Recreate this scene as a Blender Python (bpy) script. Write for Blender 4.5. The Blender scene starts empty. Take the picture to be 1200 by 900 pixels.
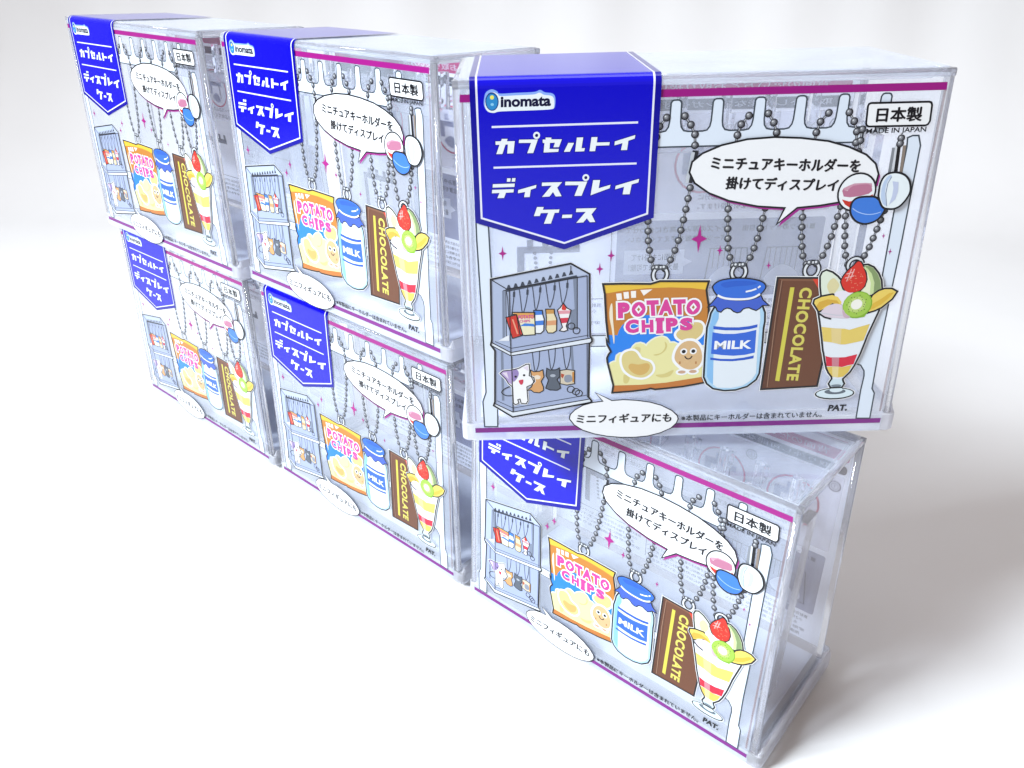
import bpy, bmesh, math, random
from mathutils import Vector, Matrix

# ------------------------------------------------------------------ scene, camera, light
sc = bpy.context.scene
COL = sc.collection
sc.render.engine = 'CYCLES'
sc.cycles.use_denoising = True
sc.cycles.max_bounces = 24
sc.cycles.diffuse_bounces = 6
sc.cycles.glossy_bounces = 8
sc.cycles.transmission_bounces = 16
sc.cycles.transparent_max_bounces = 96
sc.cycles.caustics_reflective = False
sc.cycles.caustics_refractive = True
sc.cycles.sample_clamp_indirect = 6.0
sc.view_settings.view_transform = 'Standard'
sc.view_settings.look = 'None'
sc.view_settings.gamma = 1.0
sc.view_settings.exposure = 0.15
sc.view_settings.use_curve_mapping = False

cam_d = bpy.data.cameras.new('camera')
cam = bpy.data.objects.new('camera', cam_d)
COL.objects.link(cam)
cam_d.sensor_width = 36.0
cam_d.lens = 28.1641
cam_d.clip_start = 0.01
cam_d.clip_end = 60.0
cam.matrix_world = Matrix(((0.99978, -0.02081, -0.00000, 0.10000), (0.00956, 0.45941, -0.88817, -0.36000), (0.01848, 0.88798, 0.45951, 0.29082), (0.00000, 0.00000, 0.00000, 1.00000)))
sc.camera = cam

world = bpy.data.worlds.new('World')
sc.world = world
world.use_nodes = True
bg = world.node_tree.nodes['Background']
bg.inputs['Color'].default_value = (1.0, 0.82, 0.72, 1)
bg.inputs['Strength'].default_value = 0.47


def area_lamp(name, loc, target, sx, sy, power, col):
    d = bpy.data.lights.new(name, 'AREA')
    d.shape = 'RECTANGLE'
    d.size, d.size_y, d.energy, d.color = sx, sy, power, col
    o = bpy.data.objects.new(name, d)
    COL.objects.link(o)
    o.location = loc
    o.rotation_euler = (Vector(target) - Vector(loc)).to_track_quat('-Z', 'Y').to_euler()
    return o


# a big window to the front left of the table and an added overhead lamp that brightens the backdrop
win = area_lamp('window_light', (-1.70, -0.90, 1.55), (0.22, -0.10, 0.05), 0.70, 0.70, 29.0, (0.85, 0.935, 1.0))
win.data.spread = math.radians(72)
area_lamp('backdrop_wash', (0.0, 0.25, 1.5), (-0.12, 0.90, 0.42), 0.9, 0.9, 8.5, (0.94, 0.95, 1.0))


# ------------------------------------------------------------------ materials
def lin(h):
    h = h.lstrip('#')
    return tuple(((c / 12.92) if c <= 0.04045 else ((c + 0.055) / 1.055) ** 2.4)
                 for c in (int(h[i:i + 2], 16) / 255 for i in (0, 2, 4))) + (1,)


MATS = {}


def ink(hexcol, rough=0.07, spec=0.4):
    """printed ink under a glossy film"""
    key = 'ink ' + hexcol + str(rough)
    if key in MATS:
        return MATS[key]
    m = bpy.data.materials.new(key)
    m.use_nodes = True
    nt = m.node_tree
    b = nt.nodes['Principled BSDF']
    no = nt.nodes.new('ShaderNodeTexNoise')
    no.inputs['Scale'].default_value = 900
    no.inputs['Detail'].default_value = 3
    mx = nt.nodes.new('ShaderNodeMix')
    mx.data_type = 'RGBA'
    c = tuple(x * 0.56 for x in lin(hexcol)[:3])
    mx.inputs[6].default_value = tuple(x * 0.93 for x in c[:3]) + (1,)
    mx.inputs[7].default_value = tuple(min(1, x * 1.05) for x in c[:3]) + (1,)
    nt.links.new(no.outputs['Fac'], mx.inputs[0])
    nt.links.new(mx.outputs[2], b.inputs['Base Color'])
    b.inputs['Roughness'].default_value = rough
    b.inputs['IOR'].default_value = 1.5
    b.inputs['Specular IOR Level'].default_value = spec
    MATS[key] = m
    return m


def veil_ink(hexcol, cover, key=None):
    """thin translucent ink: part colour, part see-through"""
    key = 'veil ' + hexcol + ' %.2f' % cover
    if key in MATS:
        return MATS[key]
    m = bpy.data.materials.new(key)
    m.use_nodes = True
    nt = m.node_tree
    nt.nodes.clear()
    out = nt.nodes.new('ShaderNodeOutputMaterial')
    d = nt.nodes.new('ShaderNodeBsdfDiffuse')
    d.inputs['Color'].default_value = lin(hexcol)
    tl = nt.nodes.new('ShaderNodeBsdfTranslucent')
    tl.inputs['Color'].default_value = lin(hexcol)
    a = nt.nodes.new('ShaderNodeMixShader')
    a.inputs[0].default_value = 0.35
    t = nt.nodes.new('ShaderNodeBsdfTransparent')
    x = nt.nodes.new('ShaderNodeMixShader')
    x.inputs[0].default_value = cover
    nt.links.new(d.outputs[0], a.inputs[1])
    nt.links.new(tl.outputs[0], a.inputs[2])
    nt.links.new(t.outputs[0], x.inputs[1])
    nt.links.new(a.outputs[0], x.inputs[2])
    nt.links.new(x.outputs[0], out.inputs[0])
    MATS[key] = m
    return m


def clear_sheet(name, tint, rough, haze, hz_col=(0.93, 0.95, 1, 1), wav=0.0, f0=0.04, steep=5.0):
    """clear plastic wall: transparent body, Fresnel gloss, a milky haze that stands in for brightness inside"""
    m = bpy.data.materials.new(name)
    m.use_nodes = True
    nt = m.node_tree
    nt.nodes.clear()
    out = nt.nodes.new('ShaderNodeOutputMaterial')
    t = nt.nodes.new('ShaderNodeBsdfTransparent')
    t.inputs['Color'].default_value = tint
    g = nt.nodes.new('ShaderNodeBsdfGlossy')
    g.inputs['Roughness'].default_value = rough
    g.inputs['Color'].default_value = (1, 1, 1, 1)
    lw = nt.nodes.new('ShaderNodeLayerWeight')      # Schlick reflectance, the same from both sides of the wall
    lw.inputs['Blend'].default_value = 0.5
    pw = nt.nodes.new('ShaderNodeMath')
    pw.operation = 'POWER'
    pw.inputs[1].default_value = steep
    fr = nt.nodes.new('ShaderNodeMath')
    fr.operation = 'MULTIPLY_ADD'
    fr.inputs[1].default_value = 1.0 - f0
    fr.inputs[2].default_value = f0
    nt.links.new(lw.outputs['Facing'], pw.inputs[0])
    nt.links.new(pw.outputs[0], fr.inputs[0])
    x = nt.nodes.new('ShaderNodeMixShader')
    nt.links.new(fr.outputs[0], x.inputs[0])
    nt.links.new(t.outputs[0], x.inputs[1])
    nt.links.new(g.outputs[0], x.inputs[2])
    last = x
    if haze > 0:
        d0 = nt.nodes.new('ShaderNodeBsdfDiffuse')
        d0.inputs['Color'].default_value = hz_col
        d1 = nt.nodes.new('ShaderNodeBsdfTranslucent')
        d1.inputs['Color'].default_value = hz_col
        d = nt.nodes.new('ShaderNodeMixShader')
        d.inputs[0].default_value = 0.3
        nt.links.new(d0.outputs[0], d.inputs[1])
        nt.links.new(d1.outputs[0], d.inputs[2])
        h = nt.nodes.new('ShaderNodeMixShader')
        tc = nt.nodes.new('ShaderNodeTexCoord')
        mp = nt.nodes.new('ShaderNodeMapping')
        mp.inputs['Scale'].default_value = (60, 60, 9)
        no = nt.nodes.new('ShaderNodeTexNoise')
        no.inputs['Scale'].default_value = 1.0
        no.inputs['Detail'].default_value = 4
        ma = nt.nodes.new('ShaderNodeMath')
        ma.operation = 'MULTIPLY_ADD'
        ma.use_clamp = True
        ma.inputs[1].default_value = min(haze * 2, 0.25)  # uneven streaks in the haze imitate reflections on the film
        ma.inputs[2].default_value = haze - min(haze * 2, 0.25) / 2
        nt.links.new(tc.outputs['Object'], mp.inputs[0])
        nt.links.new(mp.outputs[0], no.inputs['Vector'])
        nt.links.new(no.outputs['Fac'], ma.inputs[0])
        nt.links.new(ma.outputs[0], h.inputs[0])
        nt.links.new(x.outputs[0], h.inputs[1])
        nt.links.new(d.outputs[0], h.inputs[2])
        last = h
    if wav > 0:
        tc2 = nt.nodes.new('ShaderNodeTexCoord')
        n2 = nt.nodes.new('ShaderNodeTexNoise')
        n2.inputs['Scale'].default_value = 45
        bu = nt.nodes.new('ShaderNodeBump')
        bu.inputs['Strength'].default_value = wav
        bu.inputs['Distance'].default_value = 0.002
        nt.links.new(tc2.outputs['Object'], n2.inputs['Vector'])
        nt.links.new(n2.outputs['Fac'], bu.inputs['Height'])
        nt.links.new(bu.outputs[0], g.inputs['Normal'])
    nt.links.new(last.outputs[0], out.inputs[0])
    return m


M_WALL = clear_sheet('clear styrene wall', (0.985, 0.989, 1.0, 1), 0.02, 0.004, (0.86, 0.9, 1, 1), wav=0.05, f0=0.032, steep=6.5)
M_FILM = clear_sheet('clear film', (0.985, 0.99, 1.0, 1), 0.03, 0.20, (0.74, 0.84, 1, 1), wav=0.06, f0=0.06, steep=3.2)  # pale haze painted in for glare over the clear gaps
M_BACK = clear_sheet('hazy back film', (0.97, 0.97, 0.99, 1), 0.10, 0.94, (0.88, 0.91, 1.0, 1), f0=0.06, steep=3.2)  # near-opaque haze lightens the interior in place of light
M_FLOOR = clear_sheet('tray floor', (0.95, 0.96, 0.98, 1), 0.08, 0.7, (0.86, 0.9, 1, 1))  # haze put in so the floor looks lit


def solid_plastic(name, col, rough, milk):
    """thick clear plastic: refracting, with light scattered inside it"""
    m = bpy.data.materials.new(name)
    m.use_nodes = True
    nt = m.node_tree
    b = nt.nodes['Principled BSDF']
    b.inputs['Base Color'].default_value = col
    b.inputs['Roughness'].default_value = rough
    b.inputs['IOR'].default_value = 1.49
    b.inputs['Transmission Weight'].default_value = 1.0
    no = nt.nodes.new('ShaderNodeTexNoise')
    no.inputs['Scale'].default_value = 70
    bu = nt.nodes.new('ShaderNodeBump')
    bu.inputs['Strength'].default_value = 0.03
    bu.inputs['Distance'].default_value = 0.002
    nt.links.new(no.outputs['Fac'], bu.inputs['Height'])
    nt.links.new(bu.outputs[0], b.inputs['Normal'])
    out = nt.nodes['Material Output']
    d = nt.nodes.new('ShaderNodeBsdfDiffuse')
    d.inputs['Color'].default_value = (0.92, 0.93, 1.0, 1)
    t = nt.nodes.new('ShaderNodeBsdfTranslucent')
    t.inputs['Color'].default_value = (0.92, 0.93, 1.0, 1)
    a = nt.nodes.new('ShaderNodeMixShader')
    a.inputs[0].default_value = 0.5
    x = nt.nodes.new('ShaderNodeMixShader')
    x.inputs[0].default_value = milk
    nt.links.new(d.outputs[0], a.inputs[1])
    nt.links.new(t.outputs[0], a.inputs[2])
    nt.links.new(b.outputs[0], x.inputs[1])
    nt.links.new(a.outputs[0], x.inputs[2])
    nt.links.new(x.outputs[0], out.inputs[0])
    return m


M_EDGE = solid_plastic('solid clear edge', (0.97, 0.98, 1.0, 1), 0.0, 0.13)
M_TRAY = solid_plastic('solid frosty rim', (0.97, 0.98, 1.0, 1), 0.05, 0.40)
M_PEG = solid_plastic('clear peg plastic', (0.97, 0.98, 1.0, 1), 0.04, 0.05)


def cloth_material():
    m = bpy.data.materials.new('white backdrop paper')
    m.use_nodes = True
    nt = m.node_tree
    b = nt.nodes['Principled BSDF']
    b.inputs['Roughness'].default_value = 0.75
    b.inputs['Specular IOR Level'].default_value = 0.25
    tc = nt.nodes.new('ShaderNodeTexCoord')
    no = nt.nodes.new('ShaderNodeTexNoise')
    no.inputs['Scale'].default_value = 9
    no.inputs['Detail'].default_value = 6
    cr = nt.nodes.new('ShaderNodeValToRGB')
    cr.color_ramp.elements[0].color = (0.53, 0.528, 0.53, 1)
    cr.color_ramp.elements[1].color = (0.57, 0.568, 0.57, 1)
    n2 = nt.nodes.new('ShaderNodeTexNoise')
    n2.inputs['Scale'].default_value = 1400
    bu = nt.nodes.new('ShaderNodeBump')
    bu.inputs['Strength'].default_value = 0.08
    bu.inputs['Distance'].default_value = 0.0004
    nt.links.new(tc.outputs['Object'], no.inputs['Vector'])
    nt.links.new(tc.outputs['Object'], n2.inputs['Vector'])
    nt.links.new(no.outputs['Fac'], cr.inputs[0])
    nt.links.new(cr.outputs[0], b.inputs['Base Color'])
    nt.links.new(n2.outputs['Fac'], bu.inputs['Height'])
    nt.links.new(bu.outputs[0], b.inputs['Normal'])
    return m


# ------------------------------------------------------------------ the table and its white sweep
def build_sweep():
    """table top sheet rolling up into the backdrop, with faint hanging folds"""
    prof = []
    y0, yb, rad, top = -2.2, 0.62, 0.3, 2.2
    ny = 26
    for i in range(ny):
        prof.append((y0 + (yb - y0) * i / (ny - 1), 0.0, 0.0))
    for i in range(1, 17):
        a = math.pi / 2 * i / 16
        prof.append((yb + rad * math.sin(a), rad - rad * math.cos(a), i / 16))
    for i in range(1, 12):
        prof.append((yb + rad, rad + (top - rad) * i / 11, 1.0))
    nx = 220
    vs, fs = [], []
    for i in range(nx + 1):
        x = -3.4 + 6.8 * i / nx
        for (y, z, k) in prof:
            fold = 0.004 * math.sin(x * 21 + 0.7 * math.sin(x * 6)) + 0.003 * math.sin(x * 47 + 1.3)
            vs.append((x, y + k * fold - 0.11 * x * x * max(0.0, (y + 0.3) / (yb + rad + 0.3)) ** 2, z))  # sides bow forward, a bend added so the left dims and right brightens
    n = len(prof)
    for i in range(nx):
        for j in range(n - 1):
            fs.append((i * n + j, (i + 1) * n + j, (i + 1) * n + j + 1, i * n + j + 1))
    me = bpy.data.meshes.new('table_top')
    me.from_pydata(vs, [], fs)
    for p in me.polygons:
        p.use_smooth = True
    me.materials.append(cloth_material())
    o = bpy.data.objects.new('table_top', me)
    COL.objects.link(o)
    o['kind'] = 'structure'
    return o


build_sweep()

# ------------------------------------------------------------------ helpers for the printed film
# film coordinates are millimetres: u to the right, v up, from the lower left end of the magenta line
MM = 0.001
STEP = 0.012          # ink layers sit this far apart (mm)


def spline(pts, closed=True, n=6):
    out = []
    m = len(pts)
    rng = range(m) if closed else range(m - 1)
    for i in rng:
        if closed:
            p0, p1, p2, p3 = pts[i - 1], pts[i], pts[(i + 1) % m], pts[(i + 2) % m]
        else:
            p0, p1, p2, p3 = pts[max(i - 1, 0)], pts[i], pts[i + 1], pts[min(i + 2, m - 1)]
        for k in range(n):
            t = k / n
            out.append(tuple(0.5 * (2 * b + (c - a) * t + (2 * a - 5 * b + 4 * c - d) * t * t
                                    + (3 * b - a - 3 * c + d) * t ** 3)
                             for a, b, c, d in zip(p0, p1, p2, p3)))
    if not closed:
        out.append(pts[-1])
    return out


class Print:
    """collects flat ink shapes on one film and links them as one mesh"""

    def __init__(self, name, layer, plane=None):
        self.name, self.layer = name, layer
        self.v, self.f, self.mi, self.mats, self.calls = [], [], [], [], 0
        self.plane = plane or (lambda u, v, h: (u * MM, -(0.35 + h) * MM, v * MM))

    def slot(self, mat):
        if isinstance(mat, str):
            mat = ink(mat)
        if mat not in self.mats:
            self.mats.append(mat)
        return self.mats.index(mat)

    def add(self, pts, faces, mat, l):
        b = len(self.v)
        self.calls += 1
        h = (self.layer + l) * STEP + (self.calls % 7) * 0.0015     # never two inks in one plane
        self.v += [self.plane(p[0], p[1], h) for p in pts]
        s = self.slot(mat)
        for f in faces:
            self.f.append([b + i for i in f])
            self.mi.append(s)

    def fill(self, pts, mat, l=0):
        a = sum(p[0] * q[1] - q[0] * p[1] for p, q in zip(pts, pts[1:] + pts[:1]))
        if a < 0:
            pts = pts[::-1]
        self.add(pts, [list(range(len(pts)))], mat, l)

    def blob(self, pts, mat, l=0, n=5):
        self.fill(spline(pts, True, n), mat, l)

    def line(self, pts, w, mat, l=0, closed=False):
        q = [p for i, p in enumerate(pts) if i == 0 or math.dist(p, pts[i - 1]) > 1e-4]
        if closed and math.dist(q[0], q[-1]) < 1e-4:
            q.pop()
        m = len(q)
        L, R = [], []
        for i in range(m):
            a = q[i - 1] if (closed or i > 0) else None
            c = q[(i + 1) % m] if (closed or i < m - 1) else None
            b = q[i]
            d1 = Vector((b[0] - a[0], b[1] - a[1])).normalized() if a else None
            d2 = Vector((c[0] - b[0], c[1] - b[1])).normalized() if c else None
            d1 = d1 or d2
            d2 = d2 or d1
            n1, n2 = Vector((-d1.y, d1.x)), Vector((-d2.y, d2.x))
            nn = n1 + n2
            nn = nn.normalized() if nn.length > 1e-6 else n1
            k = w / 2 / max(0.45, nn.dot(n1))
            L.append((b[0] + nn.x * k, b[1] + nn.y * k))
            R.append((b[0] - nn.x * k, b[1] - nn.y * k))
        fs = []
        for i in range(m if closed else m - 1):
            j = (i + 1) % m
            fs.append([i, m + i, m + j, j])
        self.add(L + R, fs, mat, l)

    def curve(self, pts, w, mat, l=0, closed=False, n=5):
        self.line(spline(pts, closed, n), w, mat, l, closed)

    def disc(self, c, r, mat, l=0, ry=None, rot=0.0, n=18):
        ry = ry or r
        ca, sa = math.cos(rot), math.sin(rot)
        pts = []
        for i in range(n):
            a = 2 * math.pi * i / n
            x, y = r * math.cos(a), ry * math.sin(a)
            pts.append((c[0] + x * ca - y * sa, c[1] + x * sa + y * ca))
        self.fill(pts, mat, l)

    def ring(self, c, r, w, mat, l=0, ry=None, n=22):
        ry = ry or r
        self.line([(c[0] + r * math.cos(2 * math.pi * i / n), c[1] + ry * math.sin(2 * math.pi * i / n))
                   for i in range(n)], w, mat, l, True)

    def text(self, s, p0, p1, p2, mat, l=0, bold=0.0, strike=0.0, rim=None, rim_w=0.06, spacing=1.0):
        """fit the string on the parallelogram p0 (lower left), p1 (lower right), p2 (upper left)"""
        base = glyphs(s, bold, spacing)
        xs = [p[0] for p in base[0]]
        ys = [p[1] for p in base[0]]
        x0, x1, y0, y1 = min(xs), max(xs), min(ys), max(ys)
        ex = ((p1[0] - p0[0]) / (x1 - x0), (p1[1] - p0[1]) / (x1 - x0))
        ey = ((p2[0] - p0[0]) / (y1 - y0), (p2[1] - p0[1]) / (y1 - y0))

        def put(g, mm, ll):
            self.add([(p0[0] + (x - x0) * ex[0] + (y - y0) * ey[0],
                       p0[1] + (x - x0) * ex[1] + (y - y0) * ey[1]) for x, y in g[0]], g[1], mm, ll)
        if rim:
            put(glyphs(s, bold + rim_w, spacing), rim, l)
            l += 1
        put(base, mat, l)
        if strike:                       # overprinted a hair to each side: a heavier weight for dense characters
            q0, q1, q2 = p0, p1, p2
            for k, (dx, dy) in enumerate(((strike, 0), (-strike, 0), (0, strike * 0.7), (0, -strike * 0.7))):
                self.text(s, (q0[0] + dx, q0[1] + dy), (q1[0] + dx, q1[1] + dy), (q2[0] + dx, q2[1] + dy), mat, l + k + 1, bold)

    def build(self, parent):
        me = bpy.data.meshes.new(self.name)
        me.from_pydata(self.v, [], self.f)
        for m in self.mats:
            me.materials.append(m)
        me.polygons.foreach_set('material_index', self.mi)
        me.update()
        o = bpy.data.objects.new(self.name, me)
        COL.objects.link(o)
        o.parent = parent
        return o


GLYPHS = {}


def glyphs(s, bold, spacing=1.0):
    key = (s, round(bold, 4), spacing)
    if key not in GLYPHS:
        cu = bpy.data.curves.new('lettering', 'FONT')
        cu.body = s
        cu.offset = bold
        cu.resolution_u = 3
        cu.space_character = spacing
        to = bpy.data.objects.new('lettering', cu)
        COL.objects.link(to)
        bpy.context.view_layer.update()
        me = bpy.data.meshes.new_from_object(to.evaluated_get(bpy.context.evaluated_depsgraph_get()))
        GLYPHS[key] = ([(v.co.x, v.co.y) for v in me.vertices], [list(p.vertices) for p in me.polygons])
        bpy.data.objects.remove(to)
        bpy.data.curves.remove(cu)
        bpy.data.meshes.remove(me)
    return GLYPHS[key]


def mesh_object(name, bm, mats, parent, smooth=False):
    me = bpy.data.meshes.new(name)
    bmesh.ops.recalc_face_normals(bm, faces=bm.faces)
    bm.to_mesh(me)
    bm.free()
    for m in mats:
        me.materials.append(m)
    if smooth:
        for p in me.polygons:
            p.use_smooth = True
    o = bpy.data.objects.new(name, me)
    COL.objects.link(o)
    o.parent = parent
    return o


def add_hexa(bm, c, mat=0):
    """a closed block from 8 corners (bottom 4 then top 4), in mm"""
    vs = [bm.verts.new((x * MM, y * MM, z * MM)) for x, y, z in c]
    fs = []
    for q in ((3, 2, 1, 0), (4, 5, 6, 7), (0, 1, 5, 4), (1, 2, 6, 5), (2, 3, 7, 6), (3, 0, 4, 7)):
        f = bm.faces.new([vs[i] for i in q])
        f.material_index = mat
        fs.append(f)
    return vs, fs


def add_box(bm, x0, x1, y0, y1, z0, z1, mat=0):
    return add_hexa(bm, [(x0, y0, z0), (x1, y0, z0), (x1, y1, z0), (x0, y1, z0),
                         (x0, y0, z1), (x1, y0, z1), (x1, y1, z1), (x0, y1, z1)], mat)


def add_rod(bm, p, q, r, mat=0, n=10, r2=None):
    p, q = Vector(p) * MM, Vector(q) * MM
    d = (q - p).normalized()
    a = d.orthogonal().normalized()
    b = d.cross(a)
    r2 = r if r2 is None else r2
    rows = []
    for c, rr in ((p, r), (q, r2)):
        rows.append([bm.verts.new(c + (a * math.cos(2 * math.pi * i / n) + b * math.sin(2 * math.pi * i / n)) * rr * MM)
                     for i in range(n)])
    for i in range(n):
        f = bm.faces.new((rows[0][i], rows[0][(i + 1) % n], rows[1][(i + 1) % n], rows[1][i]))
        f.material_index = mat
    for rw in (rows[0][::-1], rows[1]):
        f = bm.faces.new(rw)
        f.material_index = mat


# ------------------------------------------------------------------ the display case (built once, then copied)
TOPV, BOTV = 124.2, -6.2
case = bpy.data.objects.new('display_case', None)
COL.objects.link(case)
case.empty_display_size = 0.03

# outer shell of the cover: slightly narrower at the top
FT = (-1.7, 151.0, 0.0, 63.5)       # u0 u1 w0 w1 at the top
FB = (-3.0, 154.6, 0.0, 70.6)       # at the bottom, v = 4
VB = 4.0


def build_cover():
    bm = bmesh.new()
    T = 1.8

    def ring(f, v, ins):
        return [(f[0] + ins, f[2] + ins, v), (f[1] - ins, f[2] + ins, v), (f[1] - ins, f[3] - ins, v), (f[0] + ins, f[3] - ins, v)]
    lo, hi = ring(FB, VB, 0), ring(FT, TOPV, 0)
    li, hn = ring(FB, VB, T), ring(FT, TOPV - T, T)
    # four walls and the lid as thin slabs of real thickness
    e = 2.6
    for k in range(4):
        j = (k + 1) % 4
        a, b = Vector(lo[k]), Vector(lo[j])
        c, d = Vector(hi[k]), Vector(hi[j])
        ai, bi, ci, di = Vector(li[k]), Vector(li[j]), Vector(hn[k]), Vector(hn[j])
        t = (b - a).normalized() * e
        ti = (b - a).normalized() * (e - T)
        dz = Vector((0, 0, e))
        dzi = Vector((0, 0, e - T))
        add_hexa(bm, [a + t, b - t, bi - ti, ai + ti, c + t - dz, d - t - dz, di - ti - dzi, ci + ti - dzi], 0)
    add_hexa(bm, [(hi[0][0] + e, e, TOPV - T), (hi[1][0] - e, e, TOPV - T), (hi[2][0] - e, hi[2][1] - e, TOPV - T), (hi[3][0] + e, hi[3][1] - e, TOPV - T),
                  (hi[0][0] + e, e, TOPV), (hi[1][0] - e, e, TOPV), (hi[2][0] - e, hi[2][1] - e, TOPV), (hi[3][0] + e, hi[3][1] - e, TOPV)], 0)
    return mesh_object('cover', bm, [M_WALL], case)


def frame_bar(bm, p, q, up, side, r, mat=0, seg=4):
    """rounded square bar from p to q (mm); up and side are unit vectors"""
    prof = []
    for cx_, cy_, a0 in ((1, 1, 0), (-1, 1, 90), (-1, -1, 180), (1, -1, 270)):
        for i in range(seg + 1):
            a = math.radians(a0 + 90 * i / seg)
            k = 0.55 * r
            prof.append(((r - k) * cx_ + k * math.cos(a), (r - k) * cy_ + k * math.sin(a)))
    rows = []
    for c in (p, q):
        rows.append([bm.verts.new((Vector(c) + side * x + up * y) * MM) for x, y in prof])
    n = len(prof)
    for i in range(n):
        f = bm.faces.new((rows[0][i], rows[0][(i + 1) % n], rows[1][(i + 1) % n], rows[1][i]))
        f.material_index = mat
        f.smooth = True
    bm.faces.new(rows[0][::-1]).material_index = mat
    bm.faces.new(rows[1]).material_index = mat


def build_cover_edge(parent):
    """the thick moulded edges of the cover: four uprights, four top rails"""
    bm = bmesh.new()
    r = 1.3
    lo = [(FB[0] + r, FB[2] + r, VB), (FB[1] - r, FB[2] + r, VB), (FB[1] - r, FB[3] - r, VB), (FB[0] + r, FB[3] - r, VB)]
    hi = [(FT[0] + r, FT[2] + r, TOPV - 2 * r), (FT[1] - r, FT[2] + r, TOPV - 2 * r), (FT[1] - r, FT[3] - r, TOPV - 2 * r), (FT[0] + r, FT[3] - r, TOPV - 2 * r)]
    X, Y, Z = Vector((1, 0, 0)), Vector((0, 1, 0)), Vector((0, 0, 1))
    for k in range(4):
        frame_bar(bm, lo[k], Vector(hi[k]) - Z * 0.05, Y, X, r)
    for k in range(4):
        j = (k + 1) % 4
        a, b = Vector(hi[k]) + Z * r, Vector(hi[j]) + Z * r
        d = (b - a).normalized()
        if k % 2 == 0:
            frame_bar(bm, a - d * r, b + d * r, Z, Y, r)
        else:
            frame_bar(bm, a + d * (r + 0.05), b - d * (r + 0.05), Z, X, r)
    # inner lip under the lid
    v = TOPV - 3.0
    q = [(FT[0] + 4.6, 4.6, v), (FT[1] - 4.6, 4.6, v), (FT[1] - 4.6, FT[3] - 4.6, v), (FT[0] + 4.6, FT[3] - 4.6, v)]
    for k in range(4):
        a, b = Vector(q[k]), Vector(q[(k + 1) % 4])
        d = (b - a).normalized()
        add_rod(bm, a + d * 0.6, b - d * 0.6, 0.5, 0, 8)
    return mesh_object('cover_edge', bm, [M_EDGE], parent)


cover = build_cover()
build_cover_edge(cover)


def build_tray():
    """base tray: chamfered rim all round and a thin floor"""
    bm = bmesh.new()
    o0, o1, w0, w1 = -5.0, 157.2, 0.0, 77.0
    # (inset, v) of the rim section: outer face, foot ring underneath, inner shelf, upstanding lip
    prof = [(0.0, -3.2), (0.8, -4.0), (4.0, -4.0), (4.4, BOTV), (7.0, BOTV), (7.0, 2.6), (1.9, 2.6), (1.9, 6.4), (1.2, 6.4), (0.0, 2.4)]
    fprof = [(0.0, -3.2), (0.8, -4.0), (4.0, -4.0), (4.4, BOTV), (7.0, BOTV), (7.0, 2.6), (1.9, 2.6), (1.9, 3.5), (1.2, 3.5), (0.0, 3.3)]
    rows = []
    cr = 3.0
    for (cx_, cy_, a0, pr) in ((o1, w0, 270, None), (o1, w1, 0, None), (o0, w1, 90, None), (o0, w0, 180, None)):
        sx = -1 if cx_ == o1 else 1
        sy = -1 if cy_ == w1 else 1
        for i in range(6):
            a = math.radians(a0 + 90 * i / 5)
            row = []
            front = (cy_ == w0)
            for (ins, v), (fi, fv) in zip(prof, fprof):
                cc = max(cr, ins + 0.3)
                rr = cc - ins
                x = cx_ + sx * cc + rr * math.cos(a)
                y = cy_ + sy * cc + rr * math.sin(a)
                t = 0.0
                if front:
                    t = abs(math.sin(a))        # blends to the low front rim
                row.append(bm.verts.new((x * MM, y * MM, (v * (1 - t) + fv * t) * MM)))
            rows.append(row)
    n = len(rows)
    m = len(prof)
    for i in range(n):
        a, b = rows[i], rows[(i + 1) % n]
        for k in range(m):
            bm.faces.new((a[k], b[k], b[(k + 1) % m], a[(k + 1) % m]))
    return mesh_object('base_tray', bm, [M_TRAY], case)


tray = build_tray()
bm = bmesh.new()
add_box(bm, 2.05, 150.15, 7.05, 69.95, 1.4, 2.6)
mesh_object('tray_floor', bm, [M_FLOOR], tray)


def build_rack():
    """clear comb-shaped rack inside the case: two legs, a bar, a row of pegs with hooks"""
    bm = bmesh.new()
    yb, zb = 34.0, 99.0
    add_box(bm, 9.0, 142.0, yb - 2.0, yb + 2.0, zb - 5.0, zb)
    for x in (5.0, 142.3):
        add_box(bm, x, x + 3.6, yb - 5.0, yb + 5.0, 3.6, zb + 0.0)
    n = 9
    for i in range(n):
        x = 14.0 + 15.4 * i
        add_rod(bm, (x, yb, zb + 0.05), (x, yb, zb + 15.0), 2.3, 0, 14, 2.0)
        for s in (-1, 1):
            add_rod(bm, (x, yb + s * 2.1, zb + 3.0), (x, yb + s * 8.0, zb + 4.5), 1.3, 0, 10)
            add_rod(bm, (x, yb + s * 8.2, zb + 3.6), (x, yb + s * 8.6, zb + 9.5), 1.3, 0, 10)
    return mesh_object('hanging_rack', bm, [M_PEG], case)


build_rack()

# ---- clear printed sleeve: film down the front, over the top and down the back
W_TOP = 64.6


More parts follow.
